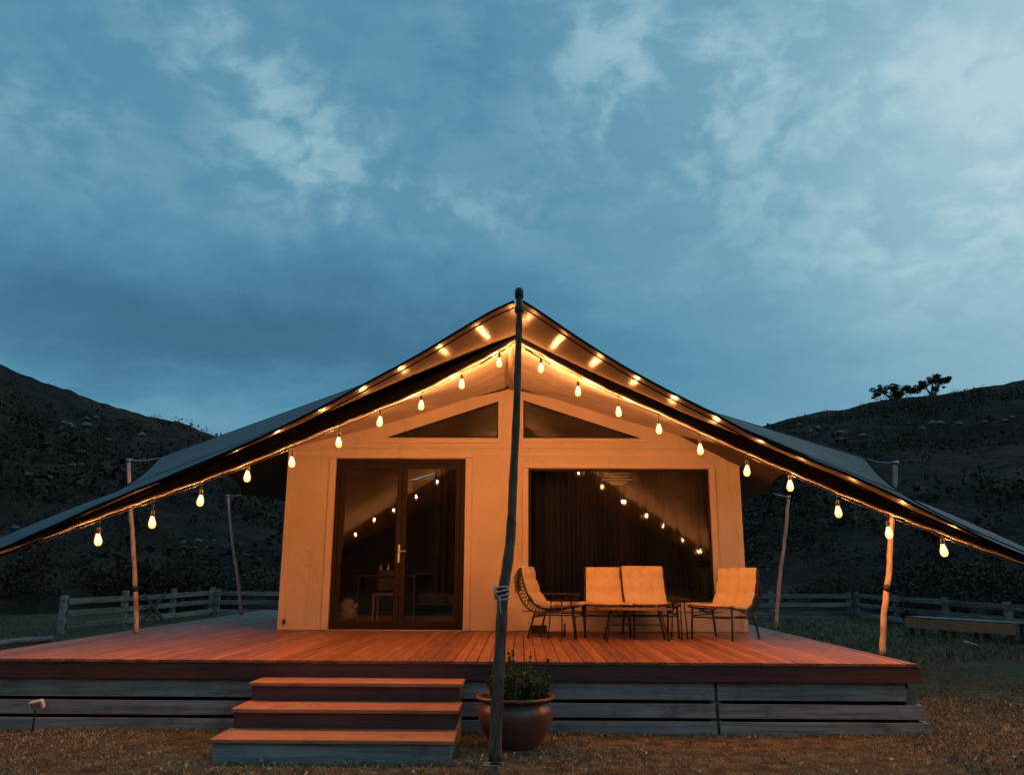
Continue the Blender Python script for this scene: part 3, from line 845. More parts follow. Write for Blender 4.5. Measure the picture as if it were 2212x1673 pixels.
gp([(XL, z0t), (tl[0], z0t), (tl[1], tl[3]), (tl[1], gable_z(tl[1])), (XL, max(ZE, z0t + .01))])
gp([(tl[1] + .001, z0t), (tr_[0] - .001, z0t), (tr_[0] - .001, gable_z(tr_[0])), (XC, ZA), (tl[1] + .001, gable_z(tl[1]))])
gp([(tr_[0], tr_[3]), (tr_[1], z0t), (XR, z0t), (XR, max(ZE, z0t + .01)), (tr_[0], gable_z(tr_[0]))])
for nm, tri, lab in (('gable_window', [(tl[0], z0t), (tl[1], z0t), (tl[1], tl[3])], None), ('gable_window', [(tr_[0], z0t), (tr_[1], z0t), (tr_[0], tr_[3])], None)):
    g = G()
    for i in range(3):
        a = Vector((tri[i][0], WY + 0.012, tri[i][1])); b_ = Vector((tri[(i + 1) % 3][0], WY + 0.012, tri[(i + 1) % 3][1]))
        g.beam(a, b_, 0.03, 0.022, (0, 1, 0))
    fr = build(nm, g, M['frame'], tent)
    g = prism(tri, WY + 0.022, WY + 0.026); build('pane', g, M['vinyl'], fr)
# sill ledges under gable windows, seams and trims
panel('trim_strip', wx(800, 955), wx(1082, 955), wz(956, 950), wz(949, 950), WY - 0.022, WY - 0.001, 'trim')
panel('trim_strip', wx(1128, 950), wx(1400, 950), wz(955, 1250), wz(948, 1250), WY - 0.016, WY - 0.001, 'trim')
panel('trim_strip', wx(1076, 900) , wx(1084, 900), wz(949, 1080), wz(862, 1080), WY - 0.014, WY - 0.001, 'trim')
panel('trim_strip', XL + .01, XR - .01, wz(985, 1100), wz(976, 1100), WY - 0.010, WY - 0.001, 'trim')
for (a, b_) in ((doorX0 - 0.085, doorX0 - 0.004), (doorX1 + 0.004, doorX1 + 0.085)):
    panel('door_trim', a, b_, zD + 0.002, doorZ1 + 0.005, WY - 0.020, WY - 0.001, 'trim')
panel('door_trim', doorX0 - 0.085, doorX1 + 0.085, doorZ1 + 0.008, doorZ1 + 0.07, WY - 0.022, WY - 0.001, 'trim')
for (a, b_) in ((winX0 - 0.075, winX0 - 0.004), (winX1 + 0.004, winX1 + 0.075)):
    panel('window_trim', a, b_, winZ0 - 0.05, winZ1 + 0.004, WY - 0.020, WY - 0.001, 'trim')
panel('window_trim', winX0 - 0.075, winX1 + 0.075, winZ1 + 0.008, winZ1 + 0.06, WY - 0.022, WY - 0.001, 'trim')
panel('window_trim', winX0 - 0.075, winX1 + 0.075, winZ0 - 0.11, winZ0 - 0.052, WY - 0.022, WY - 0.001, 'trim')
panel('corner_post', XL - 0.012, XL + 0.055, zD, ZB, WY - 0.024, WY - 0.001, 'trim')
panel('corner_post', XR - 0.055, XR + 0.012, zD, ZB, WY - 0.024, WY - 0.001, 'trim')
panel('base_rail', XL, doorX0 - .09, zD, zD + 0.035, WY - 0.030, WY - 0.025 + .004, 'trim')
g = G().box(XL + 0.06, XL + 0.085, WY - 0.045, WY - 0.022, DECK + 0.07, DECK + 0.13); build('wall_hook', g, M['black'], tent)
# sides and back
BY = WY + 5.6
for x in (XL, XR):
    s = -1 if x < 0 else 1
    panel('side_wall', min(x, x - s * .04), max(x, x - s * .04), zD, ZE + 0.02, WY + T + .001, BY, 'canvas')
build('back_wall', prism([(XL, zD), (XR, zD), (XR, ZE), (XC, ZA), (XL, ZE)], BY + .001, BY + 0.05), M['canvas'], tent)
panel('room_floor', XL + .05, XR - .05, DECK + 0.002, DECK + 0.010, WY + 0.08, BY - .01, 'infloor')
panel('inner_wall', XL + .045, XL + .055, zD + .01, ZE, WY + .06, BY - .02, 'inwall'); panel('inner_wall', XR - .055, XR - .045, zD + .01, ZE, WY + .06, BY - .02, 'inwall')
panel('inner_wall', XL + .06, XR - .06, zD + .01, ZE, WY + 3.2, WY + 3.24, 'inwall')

# door: two leaves
door_w = doorX1 - doorX0
yF0, yF1 = WY + 0.002, WY + 0.045
g = G(); fw = 0.055
g.box(doorX0 + .003, doorX0 + fw, yF0, yF1 + .02, doorZ0, doorZ1 - .003); g.box(doorX1 - fw, doorX1 - .003, yF0, yF1 + .02, doorZ0, doorZ1 - .003)
g.box(doorX0 + fw + .001, doorX1 - fw - .001, yF0, yF1 + .02, doorZ1 - 0.06, doorZ1 - .003); g.box(doorX0 + fw + .001, doorX1 - fw - .001, yF0, yF1 + .02, doorZ0, doorZ0 + 0.03)
build('door_frame', g, M['frame'], tent, bevel=0.003)
panel('door_sill', doorX0 - .02, doorX1 + .02, DECK + 0.001, DECK + 0.011, WY - 0.055, WY + .06, 'steel')
xm = wx(859, 1200)
def leaf(x0, x1, dy):
    a, b_ = x0, x1; st = 0.062
    g = G(); y0 = yF0 + 0.012 + dy; y1 = y0 + 0.034; zt = doorZ1 - 0.062; z0 = doorZ0 + 0.032
    g.box(a, a + st, y0, y1, z0, zt); g.box(b_ - st, b_, y0, y1, z0, zt)
    g.box(a + st + .0005, b_ - st - .0005, y0, y1, zt - 0.065, zt); g.box(a + st + .0005, b_ - st - .0005, y0, y1, z0, z0 + 0.07)
    d = build('glass_door', g, M['frame'], tent, bevel=0.003)
    build('pane', G().box(a + st - .004, b_ - st + .004, y0 + .014, y0 + .020, z0 + .065, zt - .06), M['glass'], d)
    return d, y0
d1, yd = leaf(doorX0 + fw + .003, xm + .022, 0.0)
d2, _ = leaf(xm - .018 + .044, doorX1 - fw - .003, 0.004)
hx, hz = wx(861, 1195), wz(1195, 861)
g = G().box(hx - .014, hx + .014, yd - .010, yd - .001, hz - .11, hz + .11).tube([(hx, yd - .012, hz + .03), (hx, yd - .05, hz + .03), (hx + .10, yd - .055, hz + .03)], .009, 8)
build('handle', g, M['steel'], d1, bevel=0.002)

# window
g = G(); t0 = 0.03
g.box(winX0 + .003, winX0 + t0, yF0, yF1, winZ0 + .003, winZ1 - .003); g.box(winX1 - t0, winX1 - .003, yF0, yF1, winZ0 + .003, winZ1 - .003)
g.box(winX0 + t0 + .001, winX1 - t0 - .001, yF0, yF1, winZ1 - t0, winZ1 - .003); g.box(winX0 + t0 + .001, winX1 - t0 - .001, yF0, yF1, winZ0 + .003, winZ0 + t0)
win = build('front_window', g, M['frame'], tent, bevel=0.003)
P = []
for i in range(13):
    row = []
    for j in range(25):
        x = lerp(winX0 + .025, winX1 - .025, j / 24); z = lerp(winZ0 + .025, winZ1 - .025, i / 12)
        row.append((x, WY + .022 + 0.0025 * math.sin(x * 2.3 + .5) * math.sin(math.pi * i / 12), z))
    P.append(row)
build('pane', G().sheet(P, 0.004, 0, 0, Vector((0, -1, 0))), M['vinyl'], win, True)
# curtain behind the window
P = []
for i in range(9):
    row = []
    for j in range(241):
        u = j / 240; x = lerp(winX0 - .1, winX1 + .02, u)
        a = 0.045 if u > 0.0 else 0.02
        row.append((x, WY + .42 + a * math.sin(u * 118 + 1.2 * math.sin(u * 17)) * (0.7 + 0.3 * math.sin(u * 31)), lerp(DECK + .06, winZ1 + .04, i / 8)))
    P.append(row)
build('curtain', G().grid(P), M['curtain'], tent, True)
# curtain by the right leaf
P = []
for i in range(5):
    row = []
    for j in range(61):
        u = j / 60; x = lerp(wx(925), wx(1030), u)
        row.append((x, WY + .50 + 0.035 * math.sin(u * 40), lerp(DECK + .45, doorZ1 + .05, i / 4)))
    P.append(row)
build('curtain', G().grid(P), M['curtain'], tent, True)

# ------------------------------------------------------------------ inner canopy (awning roof over the deck)
def depth_rim(px): return 8.05 - 1.80 * min(1.25, abs(px - 1113) / 1100.0)
rimL = [(1113, 733), (1060, 764), (997, 797), (910, 842), (821, 880), (732, 916), (640, 955), (535, 998), (435, 1036), (331, 1073), (278, 1092), (214, 1115), (110, 1154), (0, 1192), (-150, 1240), (-230, 1262)]
rimR = [(1113, 733), (1168, 762), (1248, 806), (1335, 850), (1422, 888), (1511, 930), (1612, 976), (1705, 1016), (1808, 1061), (1917, 1105), (2035, 1150), (2120, 1182), (2211, 1213), (2360, 1262), (2430, 1284)]
bandL = {1113: 6, 1060: 14, 997: 19, 910: 24, 821: 28, 732: 38, 640: 44, 535: 43, 435: 38, 331: 32, 278: 29, 214: 26, 110: 18, 0: 9, -150: 4, -230: 3}
bandR = {1113: 6, 1168: 13, 1248: 22, 1335: 28, 1422: 34, 1511: 42, 1612: 47, 1705: 48, 1808: 44, 1917: 36, 2035: 27, 2120: 20, 2211: 12, 2360: 5, 2430: 3}
RL = [at(x, y, depth_rim(x)) for x, y in rimL]; RRm = [at(x, y, depth_rim(x)) for x, y in rimR]
UL = [at(x, y - bandL[x], depth_rim(x)) for x, y in rimL]; UR = [at(x, y - bandR[x], depth_rim(x)) for x, y in rimR]
cRL, cRR, cUL, cUR = (crom(c, 4) for c in (RL, RRm, UL, UR))
apex = RL[0]
print('rim apex', apex, 'corner', RL[-1], RRm[-1])
ridge_back = Vector((XC, BY + .2, apex.z + 0.02))
eaveL = Vector((XL - 0.10, WY - 0.02, ZE + 0.015)); eaveR = Vector((XR + 0.10, WY - 0.02, ZE + 0.015))
eaveLb = Vector((XL - 0.14, BY + .2, ZE)); eaveRb = Vector((XR + 0.14, BY + .2, ZE))


def canopy_side(rim, eave, eaveb, sgn):
    n = len(rim) - 1
    L = [0.0]
    for i in range(n): L.append(L[-1] + (rim[i + 1] - rim[i]).length)
    L = [l / L[-1] for l in L]
    rows = []
    ridge_wall = Vector((XC, WY, lerp(apex.z, ZA + 0.05, .75)))
    m1 = 14
    wl = []
    for i in range(n + 1):
        t = L[i]; p = lerp(ridge_wall, eave, t); p.z -= 0.05 * math.sin(math.pi * t) - 0.02; wl.append(p)
    for k in range(m1 + 1):
        u = k / m1; row = []
        for i in range(n + 1):
            a = rim[i]; b_ = wl[i]; p = lerp(a, b_, u)
            p.z += -0.10 * math.sin(math.pi * u) * math.sin(math.pi * min(1, L[i] * 1.1)) + 0.018 * math.sin(L[i] * 22 + u * 2) * math.sin(math.pi * u) + 0.05 * math.sin(math.pi * u) * max(0, math.sin(math.pi * min(1, L[i] * 1.3)))
            p.z += 0.17 * math.sin(math.pi * u) * min(1, L[i] * 2.2)
            row.append(p)
        rows.append(row)
    bk = [lerp(ridge_back, eaveb, L[i]) + Vector((0, 0, 0.02)) for i in range(n + 1)]
    for k in range(1, 4): rows.append([lerp(wl[i], bk[i], k / 3) for i in range(n + 1)])
    g = G()
    g.sheet(rows if sgn > 0 else [r[::-1] for r in rows], 0.006, 0, 1)
    return build('canopy_lining', g, [M['fly_top'], M['roof_in']], tent, True)


canopy_side([p + Vector((0, 0.012, 0.002)) for p in cRL], eaveL, eaveLb, -1)
canopy_side([p + Vector((0, 0.012, 0.002)) for p in cRR], eaveR, eaveRb, 1)
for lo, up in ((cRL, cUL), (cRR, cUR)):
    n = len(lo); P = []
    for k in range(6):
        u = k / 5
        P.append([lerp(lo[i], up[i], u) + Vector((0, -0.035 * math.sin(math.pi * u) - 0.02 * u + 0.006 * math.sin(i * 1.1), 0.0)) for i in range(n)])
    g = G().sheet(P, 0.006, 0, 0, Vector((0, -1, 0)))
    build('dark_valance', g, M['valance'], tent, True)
    hem = [p + Vector((0, -0.012, -0.006 + 0.004 * math.sin(i * 2.1))) for i, p in enumerate(lo)]
    build('hem_rope', G().tube(hem, 0.0095, 8), M['hem'], tent, True)
# thin dark line where wall meets lining
ridge_pole = G().tube([(XC, apex.y + 0.02, apex.z - 0.035), (XC, WY - 0.02, lerp(apex.z, ZA + .05, .75) - 0.05)], 0.022, 10)
build('ridge_pole', ridge_pole, M['trim'], tent, True)
for s, ex in ((-1, XL), (1, XR)):        # short bracket bars under the apex
    a = apex + Vector((s * 0.10, -0.03, -0.11)); b_ = apex + Vector((s * 0.36, -0.03, -0.27))
    build('tension_bar', G().tube([a, b_], 0.009, 6), M['black'], tent, True)

# ------------------------------------------------------------------ outer fly
fly = thing('canvas_fly', (0, 9, 3.4), 'large grey outer fly sheet stretched over the tent and its poles', 'canopy')
topL = [(1110, 650), (1062, 672), (1000, 708), (900, 768), (800, 822), (700, 876), (600, 926), (520, 965), (434, 1003), (360, 1032), (279, 1063), (217, 1091), (155, 1119), (60, 1160), (0, 1185), (-150, 1240), (-260, 1272)]
topR = [(1129, 650), (1180, 683), (1240, 724), (1340, 787), (1440, 842), (1540, 892), (1620, 935), (1693, 970), (1760, 996), (1831, 1024), (1919, 1063), (2030, 1117), (2120, 1160), (2211, 1199), (2360, 1255), (2470, 1294)]
def depth_fly(px): return 6.12 + 0.0 * px - 0.25 * min(1.2, abs(px - 1120) / 1200.0)
FL = crom([at(x, y, depth_fly(x)) for x, y in topL], 3); FR = crom([at(x, y, depth_fly(x)) for x, y in topR], 3)
pTopL = at(278, 993, on(295, 1365, DECK).y - 0.05); pTopR = at(1934, 998, on(1905, 1413, DECK).y)
pTopL2 = at(492, 1070, on(520, 1325, DECK).y); pTopR2 = at(1703, 1072, on(1675, 1355, DECK).y)
print('pole tops', pTopL, pTopR, pTopL2, pTopR2)
midL = at(345, 988, pTopL.y + 0.1); midR = at(1868, 989, pTopR.y + 0.1)
backL = pTopL2 + Vector((0.25, 0.0, 0.02)); backR = pTopR2 + Vector((-0.22, 0, 0.05))
frontPeak = Vector(((FL[0].x + FR[0].x) / 2, FL[0].y, FL[0].z))


def fly_side(front, mid, back, sgn):
    n = len(front) - 1
    L = [0.0]
    for i in range(n): L.append(L[-1] + (front[i + 1] - front[i]).length)
    L = [l / L[-1] for l in L]
    yEnd = BY + 0.6
    pk = Vector((frontPeak.x, frontPeak.y, frontPeak.z))
    ymid = 9.5 if sgn < 0 else 10.7
    def ridge(y):
        t = (y - pk.y) / (yEnd - pk.y)
        z = float(np.interp(y, [pk.y, 8.1, 9.6, yEnd], [pk.z, 3.645, 4.16, 4.25]))
        return Vector((lerp(pk.x, XC, min(1, t * 2)), y, z))
    corner = front[-1]
    endp = Vector((back.x, yEnd + 0.4, back.z))
    def scallop(a, b_, t, dep):
        p = lerp(a, b_, t); s = math.sin(math.pi * t)
        p.x -= sgn * dep * s; p.z += 0.06 * s
        return p
    rows = []
    segs = [(corner, mid, 16, 0.42), (mid, back, 12, 0.30), (back, endp, 6, 0.2)]
    edge = []
    for a, b_, m, dep in segs:
        for k in range(m): edge.append((scallop(a, b_, k / m, dep)))
    edge.append(endp)
    ne = len(edge)
    for k, e in enumerate(edge):
        u = k / (ne - 1); ry = float(np.interp(k, [0, 16, ne - 1], [pk.y, ymid, yEnd]))
        r0 = ridge(ry)
        row = []
        for i in range(n + 1):
            t = L[i]
            if k == 0: row.append(front[i].copy()); continue
            p = lerp(r0, e, t)
            # keep the front edge's hollow, fading towards the back
            hollow = (front[i] - lerp(front[0], corner, t))
            w = max(0.0, 1 - k / 15.0)
            p += hollow * w * w
            row.append(p)
        rows.append(row)
    g = G(); g.sheet(rows if sgn > 0 else [r[::-1] for r in rows], 0.007, 0, 1)
    build('fly_sheet', g, [M['fly_top'], M['fly_in']], fly, True)
    build('edge_rope', G().tube([p + Vector((0, -0.006, -0.004)) for p in front], 0.010, 8), M['valance'], fly, True)
    inner = [p + Vector((0, 0.10, -0.022)) for p in front]
    build('seam_tape', G().tube(inner, 0.006, 6), M['valance'], fly, True)
    for k in (5, 10, 16, 22, 28):
        if k < len(rows): build('seam_tape', G().tube([p + Vector((0, 0, 0.001)) for p in rows[k]], 0.007, 5), M['fly_top'], fly, True)
    build('side_rope', G().tube(edge, 0.010, 6), M['valance'], fly, True)
    return edge


edgeL = fly_side(FL, midL, backL, -1)
edgeR = fly_side(FR, midR, backR, 1)

# ------------------------------------------------------------------ poles
def pole(pts, radii, label, name='canopy_pole', mat='pole', group='peeled poles round the tent', cat='pole', bands=(), base=None):
    pts = crom(pts, 6)
    n = len(pts); rs = [0.80 * np.interp(i / (n - 1), np.linspace(0, 1, len(radii)), radii) * (1 + 0.05 * math.sin(i * 1.7)) for i in range(n)]
    jit = random.Random(hash(label) % 1000 if False else len(label))
    for p in pts[1:-1]: p += Vector((jit.uniform(-1, 1), jit.uniform(-1, 1), 0)) * 0.004
    t = thing(name, pts[0].copy(), label, cat, group)
    build('shaft', G().tube(pts, [float(x) for x in rs], 14), M[mat], t, True)
    for u in bands:
        k = int(u * (n - 1)); g = G().tube([pts[k] - Vector((0, 0, .03)), pts[k] + Vector((0, 0, .035))], float(rs[k]) + .005, 14); build('band', g, M['black'], t, True)
    return t, pts


def mid_pts(a, b_, offs):
    out = [a]
    for u, dx in offs: out.append(lerp(a, b_, u) + Vector((dx, 0, 0)))
    return out + [b_]


bL = on(295, 1366, DECK); bL.z = DECK
tL, ptsL = pole(mid_pts(bL, pTopL, [(.2, .006), (.5, .008), (.75, -.006)]), [.036, .034, .032, .03, .028], 'crooked pale pole on the left edge of the deck, nearest one on that side', bands=(.33,))
bL2 = on(521, 1326, DECK); tL2, _ = pole(mid_pts(bL2, pTopL2, [(.3, .01), (.6, -.01)]), [.036, .032, .028], 'thin brown pole at the far left back edge of the deck')
bR = on(1906, 1413, DECK); tR, ptsR = pole(mid_pts(bR, pTopR, [(.2, -.012), (.4, .004), (.6, .0), (.8, .006)]), [.034, .032, .03, .028], 'pale pole with a dark band on the right edge of the deck near the front', bands=(.36,))
bR2 = on(1674, 1355, DECK); tR2, _ = pole(mid_pts(bR2, pTopR2, [(.4, -.008), (.7, .006)]), [.034, .03, .027], 'pale slanting pole behind the right corner of the tent')
for t_, tp, nm in ((tL, pTopL, 'a'), (tL2, pTopL2, 'b'), (tR, pTopR, 'c'), (tR2, pTopR2, 'd')):
    r_ = 0.027
    build('pole_cap', G().lathe([(0.0, .012), (r_, .012), (r_ + .004, 0), (r_, -.03), (r_ - .002, -.03)], 14, tp), M['steel'], t_, True)

def sag(a, b_, s, n=8): return [lerp(a, b_, k / n) - Vector((0, 0, s * math.sin(math.pi * k / n))) for k in range(n + 1)]
def rope(a, b_, label, s=0.01, r=0.006, name='guy_rope'):
    g = G().tube(sag(a, b_, s), r, 6); o = build(name, g, M['rope'], None, True); return tag(o, label, 'rope', 'ropes holding the fly')
rope(pTopL, midL, 'short pale rope from the left front pole top to the fly corner', .02)
rope(pTopR, midR, 'short pale rope from the right front pole top to the fly corner', .02)
rope(pTopL2, backL, 'short rope from the left back pole top to the fly', .01)
rope(pTopR2, backR, 'short rope from the right back pole top to the fly', .01)
rope(FL[-1], Vector((FL[-1].x - .9, FL[-1].y - .8, 0.0)), 'rope staking down the front left corner of the fly', .0)
rope(FR[-1], Vector((FR[-1].x + .9, FR[-1].y - .8, 0.0)), 'rope staking down the front right corner of the fly', .0)

# main front post
postpx = [(1069, 1640, 5.50), (1071, 1560, 5.53), (1077, 1450, 5.57), (1082, 1360, 5.61), (1087, 1275, 5.65), (1096, 1215, 5.70), (1103, 1150, 5.74), (1108, 1040, 5.80), (1114, 920, 5.88), (1118, 800, 5.96), (1120.5, 700, 6.03), (1121, 628, 6.08)]
pp = [at(x, y, d) for x, y, d in postpx]
pp[0] = Vector((pp[0].x, pp[0].y, 0.09))
front_post = thing('front_post', (pp[0].x, pp[0].y, 0), 'tall crooked dark post standing in front of the deck and holding the fly peak', 'post')
cp = crom(pp, 5); n = len(cp)
rad = [float(np.interp(i / (n - 1), [0, .35, .5, .62, .8, 1], [.042, .037, .036, .031, .027, .023])) * (1 + .05 * math.sin(i * 1.3) + .03 * math.sin(i * 2.9)) for i in range(n)]
build('shaft', G().tube(cp, rad, 18), M['post'], front_post, True)
build('post_cap', G().lathe([(0, .02), (.026, .018), (.034, 0.0), (.034, -.06), (.027, -.065)], 16, cp[-1]), M['black'], front_post, True)
build('post_collar', G().lathe([(.026, .03), (.036, .02), (.036, -.03), (.026, -.04)], 16, at(1121, 668, 6.05)), M['black'], front_post, True)
bx, by = pp[0].x, pp[0].y
g = G().box(bx - .085, bx - .075, by - .04, by + .04, -.02, .13).box(bx + .06, bx + .07, by - .04, by + .04, -.02, .13).box(bx - .0745, bx + .0595, by - .04, by + .04, .068, .078).box(bx - .02, bx + .02, by - .02, by + .02, -.1, .0675)
build('stirrup_bracket', g, M['steel'], front_post, bevel=0.002)
cpnt = at(1085, 1280, 5.64)
g = G().tube([cpnt + Vector((-.042, -.03, -.04)), cpnt + Vector((-.05, -.045, 0)), cpnt + Vector((-.055, -.03, .05))], .008, 8)
for k in range(4):
    zc = cpnt.z - .03 + k * .02
    g.tube([Vector((cpnt.x + .042 * math.cos(a), cpnt.y + .042 * math.sin(a), zc + .012 * math.sin(a + k))) for a in np.linspace(0, 2 * math.pi, 15)], .007, 6, False)
g.tube(sag(cpnt + Vector((-.02, -.046, -.02)), cpnt + Vector((-.005, -.046, -.16)), 0, 3), .006, 6)
build('rope_cleat', g, M['rope'], front_post, True)

# ------------------------------------------------------------------ festoon lights
bul = [(1078, 783), (997, 829), (910, 875), (821, 910), (732, 955), (631, 997), (535, 1028), (435, 1080), (331, 1127), (214, 1164),
       (1168, 795), (1248, 845), (1335, 889), (1422, 926), (1511, 970), (1612, 1016), (1705, 1048), (1808, 1104), (1917, 1149), (2035, 1187)]
fest = thing('festoon_lights', apex, 'long string of twenty glowing warm bulbs hung along the canopy edge', 'string lights')
for lo, s in ((cRL, -1), (cRR, 1)):
    cab = [p + Vector((0, 0.022, -0.020 - 0.012 * abs(math.sin(i * .8)))) for i, p in enumerate(lo) if abs((p - apex).length) < 5.4]
    build('cable', G().tube(cab, 0.005, 6), M['black'], fest, True)


def rim_y(px):
    arr = sorted(rimL[1:] + rimR); return np.interp(px, [a[0] for a in arr], [a[1] for a in arr])


BS = 1.12
prof = [(0.0, -.062), (.012, -.060), (.022, -.050), (.0265, -.034), (.025, -.016), (.019, .004), (.0135, .022), (.013, .028)]
bulb_me = None; sock_me = None
for i, (x, y) in enumerate(bul):
    D = depth_rim(x) + 0.075
    top = at(x, float(rim_y(x)) + 3, D); c = at(x, y - 4, D)
    c.x = top.x = (c.x + top.x) / 2
    root = wloc(fest)
    g = G().tube([top, c + Vector((0, 0, .075))], .003, 6).lathe([(.0, .082), (.010, .080), (.0165, .070), (.0165, .030), (.014, .027), (0, .027)], 12, c)
    so = build('socket', g, M['black'], fest, True)
    if bulb_me is None:
        gg = G().lathe([(r * BS, z * BS + .002) for r, z in prof], 20); bulb_me = bpy.data.meshes.new('bulb'); bulb_me.from_pydata([tuple(v) for v in gg.v], [], gg.f)
        bulb_me.materials.append(M['bulb']); bulb_me.polygons.foreach_set('use_smooth', [True] * len(bulb_me.polygons)); bulb_me.update()
        gg = G().lathe([(0, -.030), (.008, -.027), (.0125, -.012), (.011, .004), (.005, .012), (0, .013)], 10); fil_me = bpy.data.meshes.new('filament'); fil_me.from_pydata([tuple(v) for v in gg.v], [], gg.f)
        fil_me.materials.append(M['filament']); fil_me.update()
    tilt = (R(random.uniform(-7, 7)), R(random.uniform(-7, 7)), 0)
    bo = bpy.data.objects.new('bulb', bulb_me); COL.objects.link(bo); bo.parent = so; bo.location = c - root; bo.rotation_euler = tilt
    fo = bpy.data.objects.new('filament', fil_me); COL.objects.link(fo); fo.parent = so; fo.location = c - root; fo.rotation_euler = tilt

# ------------------------------------------------------------------ chairs
def make_chair(label):
    t = thing('lounge_chair', (0, 0, 0), label, 'chair', 'tan sling lounge chairs on the deck')
    W2 = 0.245
    prof = crom([(0, -.33, .355), (0, -.20, .335), (0, -.02, .318), (0, .12, .335), (0, .21, .40), (0, .27, .50), (0, .315, .63), (0, .345, .755)], 5)
    # sling cushion with stitched channels
    rows = []
    n = len(prof); m = 17
    for i, p in enumerate(prof):
        d = (prof[min(i + 1, n - 1)] - prof[max(i - 1, 0)]).normalized(); nr = Vector((0, -d.z, d.y))
        row = []
        for j in range(m):
            u = j / (m - 1) * 2 - 1
            st = 0.017 * (abs(math.sin(i * math.pi / 6)) ** .6 + abs(math.sin(j * math.pi / 4)) ** .6)
            row.append(Vector((u * W2, p.y, p.z)) + nr * (0.012 + st - 0.012 * (1 - u * u)))
        rows.append(row)
    g = G().sheet(rows, 0.014, 0, 0, Vector((0, -0.4, 0.9)).normalized())
    build('sling_cushion', g, M['quilt'], t, True)
    build('cross_bar', G().tube([rows[-1][0] + Vector((0, .006, 0)), rows[-1][-1] + Vector((0, .006, 0))], .011, 8), M['quilt'], t, True)
    build('cross_bar', G().tube([rows[0][0], rows[0][-1]], .011, 8), M['quilt'], t, True)
    for s in (-1, 1):
        x = s * (W2 + .012)
        rail = [Vector((x, p.y, p.z - .004)) for p in prof]
        build('side_rail', G().tube(rail, .011, 8), M['black'], t, True)
        # outer bow and woven lattice between
        bow = crom([(x, -.10, .305), (x, .06, .27), (x, .20, .285), (x, .30, .36), (x, .37, .50), (x, .375, .64), (x, .352, .75)], 5)
        g = G().tube(bow, .009, 8)
        m2 = 18
        def onc(c, u): k = u * (len(c) - 1); i = min(int(k), len(c) - 2); return lerp(c[i], c[i + 1], k - i)
        for k in range(m2):
            a = onc(rail, .32 + .66 * k / m2)
            b1 = onc(bow, min(1, (k + 1.5) / m2)); b2 = onc(bow, max(0, (k - 1.2) / m2))
            g.tube([a, b1], .0045, 5).tube([a, b2], .0045, 5)
        build('woven_side', g, M['black'], t, True)
    for (lx, ly, tx, ty, tz_) in ((-.25, -.29, -.245, -.26, .345), (.25, -.29, .245, -.26, .345), (-.27, .25, -.255, .17, .30), (.27, .25, .255, .17, .30)):
        build('leg', G().tube([(lx, ly, 0), (tx, ty, tz_)], [.011, .013], 8), M['black'], t, True)
    g = G().tube([(-.247, -.275, .235), (.247, -.275, .235)], .008, 8)
    g.tube([(-.262, .205, .22), (.262, .205, .22)], .008, 8)
    for s in (-1, 1): g.tube([(s * .247, -.27, .25), (s * .260, .19, .25)], .008, 8)
    build('stretcher', g, M['black'], t, True)
    return t


ch0 = make_chair('side-on tan lounge chair facing right, leftmost on the deck')
def put(o, x, y, rz, label):
    o.location = (x, y, DECK); o.rotation_euler = (0, 0, R(rz)); o['label'] = label
def mid(*p):
    q = [on(a, b_, DECK) for a, b_ in p]; return sum(q, Vector()) / len(q)
c = mid((1126, 1378), (1226, 1380), (1246, 1369)); 
put(ch0, c.x + 0.0, c.y + .04, 74, 'side-on tan lounge chair facing right, leftmost on the deck')
cy = on(1350, 1377, DECK).y + 0.22
c1 = copy_tree(ch0); put(c1, at(1311, 1270, cy).x, cy + .05, -6, 'tan lounge chair facing forward with the lower back, second from left')
c2 = copy_tree(ch0); c2.scale = (1, 1, 1.02); put(c2, at(1401, 1270, cy).x, cy - .02, 5, 'tan lounge chair facing forward, touching the chair on its left, third from left')
c = mid((1486, 1377), (1579, 1385), (1640, 1378), (1553, 1374))
c3 = copy_tree(ch0); put(c3, c.x + .01, c.y - .02, -44, 'tan lounge chair turned towards the left, rightmost on the deck')
# fleece over the back of the leftmost chair
c0 = Vector(ch0.location)
P = []
mrot = Matrix.Rotation(R(74), 3, 'Z')
prof2 = [(.30, .70), (.325, .765), (.355, .775), (.385, .74), (.41, .66), (.42, .57), (.415, .50)]
for i, (yy, z) in enumerate(prof2):
    P.append([c0 + mrot @ Vector((-.25 + .12 + .022 * j + .004 * math.sin(i * 2 + j), yy + .012 * math.sin(j * 1.9 + i), z + .01 * math.sin(j * 1.3) * (i > 4))) for j in range(-5, 7)])
o = build('fleece_throw', G().sheet(P, .012, 0, 0, Vector((.3, 0, 1)).normalized()), M['fleece'], None, True)
tag(o, 'small cream throw hung over the back of the leftmost lounge chair', 'throw')

# coffee table
ty = on(1380, 1385, DECK).y + .18; txc = at(1372, 1315, ty).x
tab = thing('coffee_table', (txc, ty, DECK), 'oval wood-topped coffee table with black legs in front of the two middle chairs', 'table')
g = G().lathe([(0, .335), (1.0, .335), (1.0, .318), (0, .318)], 36)
for v_ in g.v: v_.x *= .40; v_.y *= .19; v_ += Vector((txc, ty, DECK))
M['table'] = wood('grey_brown_table', (0.12, 0.08, 0.06), (0.24, 0.17, 0.125), 'X', 0.55)
build('table_top', g, M['table'], tab)
for sx in (-1, 1):
    for s2 in (-1, 1):
        g = G().tube([(txc + sx * .33, ty + s2 * .13, DECK), (txc + sx * .26, ty + s2 * .09, DECK + .311)], .012, 8)
        build('leg', g, M['black'], tab, True)
g = G().tube([(txc - .3, ty, DECK + .16), (txc + .3, ty, DECK + .16)], .007, 6)
build('stretcher', g, M['black'], tab, True)
